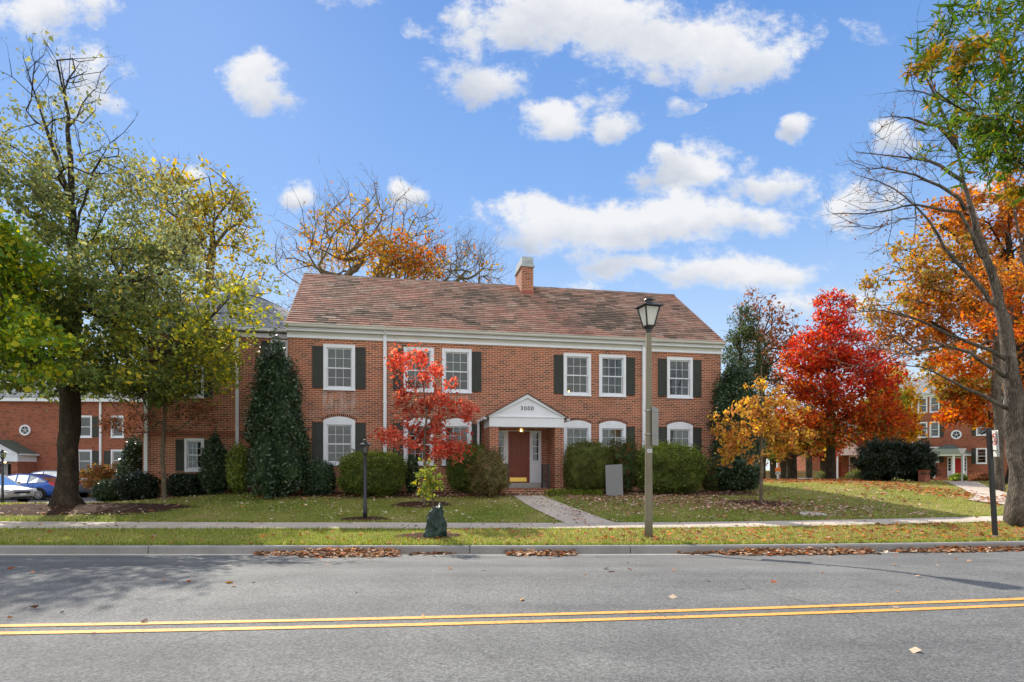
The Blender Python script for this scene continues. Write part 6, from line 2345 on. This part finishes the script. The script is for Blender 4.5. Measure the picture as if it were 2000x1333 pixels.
# strappy lilies by the porch
x, y = scatter(460, 1.15, 3.05, lambda x: 20.3 + 0 * x, lambda x: 20.9 + 0 * x)
P = np.stack([x, y, G(x, y)], 1)
n = len(P)
a = RNG.uniform(0, 2 * PI, n)
L = RNG.uniform(.15, .30, n)
V = np.empty((n, 5, 3)); d = np.stack([np.cos(a), np.sin(a), 0 * a], 1); s_ = np.stack([-np.sin(a), np.cos(a), 0 * a], 1) * .011
up_ = np.array([0, 0, 1.])
V[:, 0] = P - s_; V[:, 1] = P + s_
V[:, 2] = P + d * L[:, None] * .35 + up_ * L[:, None] * .75 + s_; V[:, 3] = P + d * L[:, None] * .35 + up_ * L[:, None] * .75 - s_
V[:, 4] = P + d * L[:, None] * .85 + up_ * L[:, None] * .62
Q = np.arange(n)[:, None] * 5
Fc = np.concatenate([Q + np.array([[0, 1, 2]]), Q + np.array([[0, 2, 3]]), Q + np.array([[3, 2, 4]])])
tag(npmesh('lily_clump', V.reshape(-1, 3), Fc, M['blade'], None, col=np.repeat(pick('hedge_bright', n), 5, 0)), 'clump of strappy green leaves between porch and grey board', 'ground cover', kind='stuff')


def litter(name, label, x, y, size, pal, lift=.02, zf=None, pile=None):
    z = (G(x, y) if zf is None else zf(x, y)) + lift + RNG.uniform(0, .02, len(x))
    if pile is not None: z = z + pile
    P = np.stack([x, y, z], 1)
    n = len(P)
    nr = unit(np.stack([RNG.normal(0, .45, n), RNG.normal(0, .45, n), np.ones(n)], 1))
    o = leaves(name, P, size, pick(pal, n), M['litter'], None, ratio=.8, nrm=nr * 3, fold=.18, curl=.12, var=.3)
    # lay them flat: squash the vertical spread about the point
    me = o.data
    co = np.empty(len(me.vertices) * 3, np.float32); me.vertices.foreach_get('co', co)
    co = co.reshape(-1, 4, 3)
    c = P[:, None, :]
    co = c + (co - c) * np.array([1, 1, .42])
    me.vertices.foreach_set('co', co.astype(np.float32).ravel()); me.update()
    return tag(o, label, 'fallen leaves', kind='stuff')


def thinned(x, y, f):
    k = RNG.uniform(0, 1, len(x)) < f
    k &= ~in_house(x, y)
    return x[k], y[k]


# left lawn: sparse pale leaves
x, y = scatter(5200, -18, 1.5, walkB, lambda x: walkB(x) + 6.5)
x, y = thinned(x, y, .25 + .35 * sn(x, y, .9) + .25 * (y > 18.3))
litter('fallen_leaves', 'pale fallen leaves scattered over the left lawn', x, y, .075, 'litter_pale', .03)
# right lawn
x, y = scatter(17000, 1.6, 14, walkB, lambda x: walkB(x) + 7)
x, y = thinned(x, y, np.clip(.14 + .18 * sn(x, y, 1.7, 2) + .5 * np.exp(-((y - 19.6) / 1.4) ** 2) * (x < 7) + .9 * np.exp(-(((x - 7.9) / 2.6) ** 2 + ((y - 18.6) / 1.1) ** 2)) + .75 * ((y > 19.3) & (y < 21.2) & (x < 6.6)), 0, 1))
litter('fallen_leaves', 'thick brown and pink fallen leaves before the right hedges', x, y, .085, 'litter_pink', .03)
# under the orange trees on the crest
x, y = scatter(19000, 9, 26, lambda x: 20 + 0 * x, lambda x: 38 + 0 * x)
px_ = x / y * F + 1000
ln = np.interp(px_, [1500, 1620, 1750, 1850, 1960], [936, 940, 955, 968, 985])
py_ = HOR + (EYE - G(x, y)) / y * F
k = np.exp(-((py_ - ln + 4) / 8) ** 2)
x, y = thinned(x, y, np.clip(k, 0.03, 1))
litter('fallen_leaves', 'orange fallen leaves along the crest of the right lawn', x, y, .12, 'litter_red', .03)
# verge
x, y = scatter(9500, -14, 16, lambda x: kerbY(x) + .2, walkF)
x, y = thinned(x, y, np.clip(.07 + .035 * (x + 6) + .12 * sn(x, y, 1.3), .04, .75) * np.where(x > 2, 1, .6))
litter('fallen_leaves', 'red and orange fallen leaves on the verge grass', x, y, .085, 'litter_red', .03)
# pavement, path and road: single leaves
x, y = scatter(170, -14, 14, walkF, walkB)
x2, y2 = scatter(120, -8, 12, lambda x: 4.5 + 0 * x, lambda x: kerbY(x) - .3)
x3, y3 = scatter(60, .6, 1.9, lambda x: 15.6 + 0 * x, lambda x: 20.3 + 0 * x)
litter('fallen_leaves', 'single fallen leaves on pavement and path', np.concatenate([x, x3]), np.concatenate([y, y3]), .075, 'litter', .035)
litter('fallen_leaves', 'single fallen leaves on the road', x2, y2, .07, 'litter', .006, zf=roadZ)
# drifts in the gutter
X_, Y_, Z_ = [], [], []
for a, b, n, w in ((500, 620, 340, .16), (590, 800, 1700, .36), (640, 720, 300, .42), (790, 900, 90, .12), (985, 1125, 520, .24), (1300, 1420, 90, .12), (1395, 1690, 1700, .26), (1450, 1530, 350, .3), (1600, 1640, 200, .28), (1690, 1760, 40, .1), (1755, 2030, 1000, .2), (1840, 1880, 200, .26)):
    X0 = (a - 1000) / F * 11.6; X1 = (b - 1000) / F * 12.1
    x = X0 + (X1 - X0) * RNG.beta(1.8, 1.8, n)
    q = np.abs(RNG.normal(0, .55, n)) * w
    X_.append(x); Y_.append(kerbY(x) - .02 - q); Z_.append(np.maximum(0, (.095 * (w / .3) * RNG.uniform(0, 1, n) * np.exp(-q / w))))
litter('leaf_drift', 'drifts of brown fallen leaves against the kerb', np.concatenate(X_), np.concatenate(Y_), .085, 'litter', .01, zf=lambda x, y: 0 * x, pile=np.concatenate(Z_))
# leaves around the porch step and in the left beds
x, y = scatter(330, -.3, 1.5, lambda x: 20.25 + 0 * x, lambda x: 20.75 + 0 * x)
x2, y2 = scatter(900, -8.5, 0, lambda x: 19.9 + .05 * x, lambda x: 21.0 + .05 * x)
x3, y3 = scatter(260, -17.5, -9, lambda x: 16.6 + 0 * x, lambda x: 19.3 + 0 * x)
litter('fallen_leaves', 'brown leaves heaped at the porch step and in the planting beds', np.concatenate([x, x2, x3]), np.concatenate([y, y2, y3]), .075, 'litter', .04)

# ------------------------------------------------------------------ light and sky
SUN_EL, AZ = 38.0, -math.atan(.55)          # azimuth from +Y towards +X
sd = Vector((math.sin(AZ) * math.cos(math.radians(SUN_EL)), math.cos(AZ) * math.cos(math.radians(SUN_EL)), math.sin(math.radians(SUN_EL))))
L = bpy.data.lights.new('sun', 'SUN')
L.energy = 3.4
L.angle = math.radians(.5)
L.color = (1, .93, .82)
lo = bpy.data.objects.new('sun', L)
C.objects.link(lo)
lo.rotation_euler = (-sd).to_track_quat('-Z', 'Y').to_euler()
lo.location = (0, 0, 30)


def build_world():
    w = bpy.data.worlds.new('World')
    bpy.context.scene.world = w
    w.use_nodes = True
    nt = w.node_tree
    nt.nodes.clear()
    out = nt.nodes.new('ShaderNodeOutputWorld')
    bg = N(nt, 'Background', Strength=.15)
    nt.links.new(bg.outputs[0], out.inputs[0])
    sky = N(nt, 'TexSky', sky_type='NISHITA')
    sky.sun_disc = False
    sky.sun_elevation = math.radians(SUN_EL)
    sky.sun_rotation = AZ
    sky.air_density = 1.0
    sky.dust_density = .3
    sky.ozone_density = 2.0
    tc = N(nt, 'TexCoord')
    sp = N(nt, 'SeparateXYZ')
    nt.links.new(tc.outputs['Generated'], sp.inputs[0])

    def mth(op, a, b=None, c=None, clamp=False):
        n = N(nt, 'Math', operation=op, use_clamp=clamp)
        for i, v in enumerate((a, b, c)):
            if v is None: continue
            if isinstance(v, (int, float)): n.inputs[i].default_value = v
            else: nt.links.new(v, n.inputs[i])
        return n.outputs[0]
    yy = mth('MAXIMUM', sp.outputs[1], .05)
    u = mth('DIVIDE', sp.outputs[0], yy)
    v = mth('DIVIDE', sp.outputs[2], yy)
    cb = N(nt, 'CombineXYZ')
    nt.links.new(u, cb.inputs[0]); nt.links.new(v, cb.inputs[1])

    def sn_(scale, detail, rough, off=(0, 0, 0), stretch=1.0):
        mp = N(nt, 'Mapping'); mp.inputs['Location'].default_value = off; mp.inputs['Scale'].default_value = (1, stretch, 1)
        nt.links.new(cb.outputs[0], mp.inputs['Vector'])
        return N_noise(mp.outputs[0], scale, detail, rough)

    def N_noise(vec, scale, detail, rough):
        n = N(nt, 'TexNoise', Scale=scale, Detail=detail, Roughness=rough)
        nt.links.new(vec, n.inputs['Vector'])
        return n
    n1 = sn_(10, 10, .68, (3, 1, 0), 1.3)
    n2 = sn_(3.2, 5, .6, (7, 4, 0), 1.3)
    nw = sn_(6, 4, .6, (1, 9, 2))
    # warp the plane a little so that cloud edges are not ellipses
    wv = N(nt, 'VectorMath', operation='SUBTRACT'); nt.links.new(nw.outputs['Color'], wv.inputs[0]); wv.inputs[1].default_value = (.5, .5, .5)
    ws = N(nt, 'VectorMath', operation='SCALE'); ws.inputs['Scale'].default_value = .10; nt.links.new(wv.outputs[0], ws.inputs[0])
    wp = N(nt, 'VectorMath', operation='ADD'); nt.links.new(cb.outputs[0], wp.inputs[0]); nt.links.new(ws.outputs[0], wp.inputs[1])
    blobs = [(1130, 30, 270, 70, 1.0), (1350, 85, 200, 85, 1.1), (950, 150, 110, 50, .75), (920, 60, 60, 80, .8), (1490, 120, 80, 60, .8), (1170, 180, 60, 45, .6), (1080, 225, 90, 42, 1.1), (1190, 235, 60, 30, .8),
             (500, 140, 60, 50, .95), (515, 190, 55, 45, .9), (60, 25, 150, 55, .9), (165, 155, 85, 65, .85), (590, 372, 52, 28, .9), (790, 375, 34, 32, .95), (1350, 330, 130, 52, .85), (1500, 355, 120, 42, .8), (1310, 305, 60, 30, .7),
             (1150, 440, 220, 58, 1.15), (1330, 425, 150, 48, 1.1), (1250, 495, 150, 34, .75), (1430, 520, 190, 40, .95), (1490, 430, 50, 28, .8), (1735, 262, 52, 42, 1.0), (1690, 400, 110, 55, .6), (1565, 250, 36, 24, .8), (1740, 380, 70, 50, .7),
             (380, 330, 34, 26, .7), (1330, 205, 30, 22, .45), (1560, 585, 160, 34, .6), (2000, 420, 120, 60, .6), (1650, 610, 120, 30, .5), (1100, 550, 70, 18, .3), (230, 200, 40, 40, .5), (1700, 65, 60, 22, .35), (690, 5, 60, 16, .5)]
    dens = None
    num = None
    den = None
    for (px, py, rx, ry, wt) in blobs:
        mp = N(nt, 'Mapping', vector_type='POINT')
        sx, sy = F / rx, F / ry
        mp.inputs['Location'].default_value = (-(px - 1000) / F * sx, -(HOR - py) / F * sy, 0)
        mp.inputs['Scale'].default_value = (sx, sy, 0)
        nt.links.new(wp.outputs[0], mp.inputs['Vector'])
        ln = N(nt, 'VectorMath', operation='LENGTH'); nt.links.new(mp.outputs[0], ln.inputs[0])
        f = mth('SUBTRACT', 1.35, ln.outputs['Value'])
        f = mth('MULTIPLY', f, wt)
        f = mth('MAXIMUM', f, 0)
        dens = f if dens is None else mth('MAXIMUM', dens, f)
        sy_ = N(nt, 'SeparateXYZ'); nt.links.new(mp.outputs[0], sy_.inputs[0])
        num = mth('MULTIPLY', f, sy_.outputs[1]) if num is None else mth('MULTIPLY_ADD', f, sy_.outputs[1], num)
        den = f if den is None else mth('ADD', den, f)
    d = mth('ADD', dens, mth('MULTIPLY', mth('SUBTRACT', n1.outputs[0], .5), 2.9))
    d = mth('ADD', d, mth('MULTIPLY', mth('SUBTRACT', n2.outputs[0], .5), 1.1))
    front = mth('GREATER_THAN', dens, .001)
    # unseen sky behind the camera: dense bright cloud added to fill the facade
    back = mth('SUBTRACT', n2.outputs[0], .62)
    cov = N(nt, 'MapRange', interpolation_type='SMOOTHSTEP'); nt.links.new(d, cov.inputs['Value']); cov.inputs['From Min'].default_value = .18; cov.inputs['From Max'].default_value = .90
    c1 = mth('MULTIPLY', cov.outputs[0], front)
    up = N(nt, 'MapRange'); nt.links.new(sp.outputs[2], up.inputs['Value']); up.inputs['From Min'].default_value = .0; up.inputs['From Max'].default_value = .05
    c1 = mth('MULTIPLY', c1, up.outputs[0])
    yf = N(nt, 'MapRange'); nt.links.new(sp.outputs[1], yf.inputs['Value']); yf.inputs['From Min'].default_value = .1; yf.inputs['From Max'].default_value = .3
    c1 = mth('MULTIPLY', c1, yf.outputs[0])
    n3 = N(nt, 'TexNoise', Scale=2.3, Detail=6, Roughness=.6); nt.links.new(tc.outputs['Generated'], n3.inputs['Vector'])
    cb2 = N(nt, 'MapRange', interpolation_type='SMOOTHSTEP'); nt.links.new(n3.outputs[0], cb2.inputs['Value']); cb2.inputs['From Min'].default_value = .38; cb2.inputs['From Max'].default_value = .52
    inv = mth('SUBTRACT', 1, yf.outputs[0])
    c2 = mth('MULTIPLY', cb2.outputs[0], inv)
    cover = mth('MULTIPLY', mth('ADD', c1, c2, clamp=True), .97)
    # cloud light: white tops, greyer thick cores and bases
    n4 = sn_(7, 6, .6, (5, 5.06, 0), 1.3)
    yl = mth('DIVIDE', num, mth('MAXIMUM', den, .01))
    low = mth('MULTIPLY', mth('SUBTRACT', .15, yl), mth('MULTIPLY', cov.outputs[0], .75))
    sh = N(nt, 'MapRange'); nt.links.new(mth('ADD', low, mth('MULTIPLY', mth('SUBTRACT', n4.outputs[0], .5), 1.5)), sh.inputs['Value'])
    sh.inputs['From Min'].default_value = -.05; sh.inputs['From Max'].default_value = .75
    cr = ramp(nt, [(0, (CW * 1.0, CW * 1.01, CW * 1.03)), (1, (CW * .62, CW * .67, CW * .78))])
    nt.links.new(sh.outputs[0], cr.inputs[0])
    # the clear sky: physical sky tempered to an even autumn blue
    el = N(nt, 'MapRange'); nt.links.new(sp.outputs[2], el.inputs['Value']); el.inputs['From Min'].default_value = 0; el.inputs['From Max'].default_value = .62
    er = ramp(nt, [(0, SKYC[0]), (.32, SKYC[1]), (.62, SKYC[2]), (1, SKYC[3])])
    nt.links.new(el.outputs[0], er.inputs[0])
    clear = mixc(nt, sky.outputs[0], er.outputs[0], SKYMIX)
    ccol = mixc(nt, (4.6, 4.65, 4.75), cr.outputs[0], yf.outputs[0])  # unseen back cloud set brighter than the front, to light the facade
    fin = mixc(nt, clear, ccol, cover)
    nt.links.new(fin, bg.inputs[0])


CW = 3.1
SKYC = [(2.8, 3.15, 3.4), (1.65, 2.3, 3.2), (.80, 1.52, 2.95), (.44, 1.05, 2.5)]
SKYMIX = .93
build_world()

# ------------------------------------------------------------------ camera
cd = bpy.data.cameras.new('camera')
cam = bpy.data.objects.new('camera', cd)
C.objects.link(cam)
cam.location = (0, 0, EYE)
cam.rotation_euler = (PI / 2, 0, 0)
cd.sensor_width = 36
cd.lens = 36 * F / 2000
cd.shift_y = (HOR - 666.5) / 2000
cd.clip_start = .1
cd.clip_end = 3000
sc = bpy.context.scene
sc.camera = cam
sc.view_settings.view_transform = 'Standard'
sc.view_settings.look = 'None'
sc.view_settings.exposure = .97
sc.view_settings.gamma = 1
sc.cycles.use_denoising = True
sc.cycles.max_bounces = 8
sc.cycles.transparent_max_bounces = 16
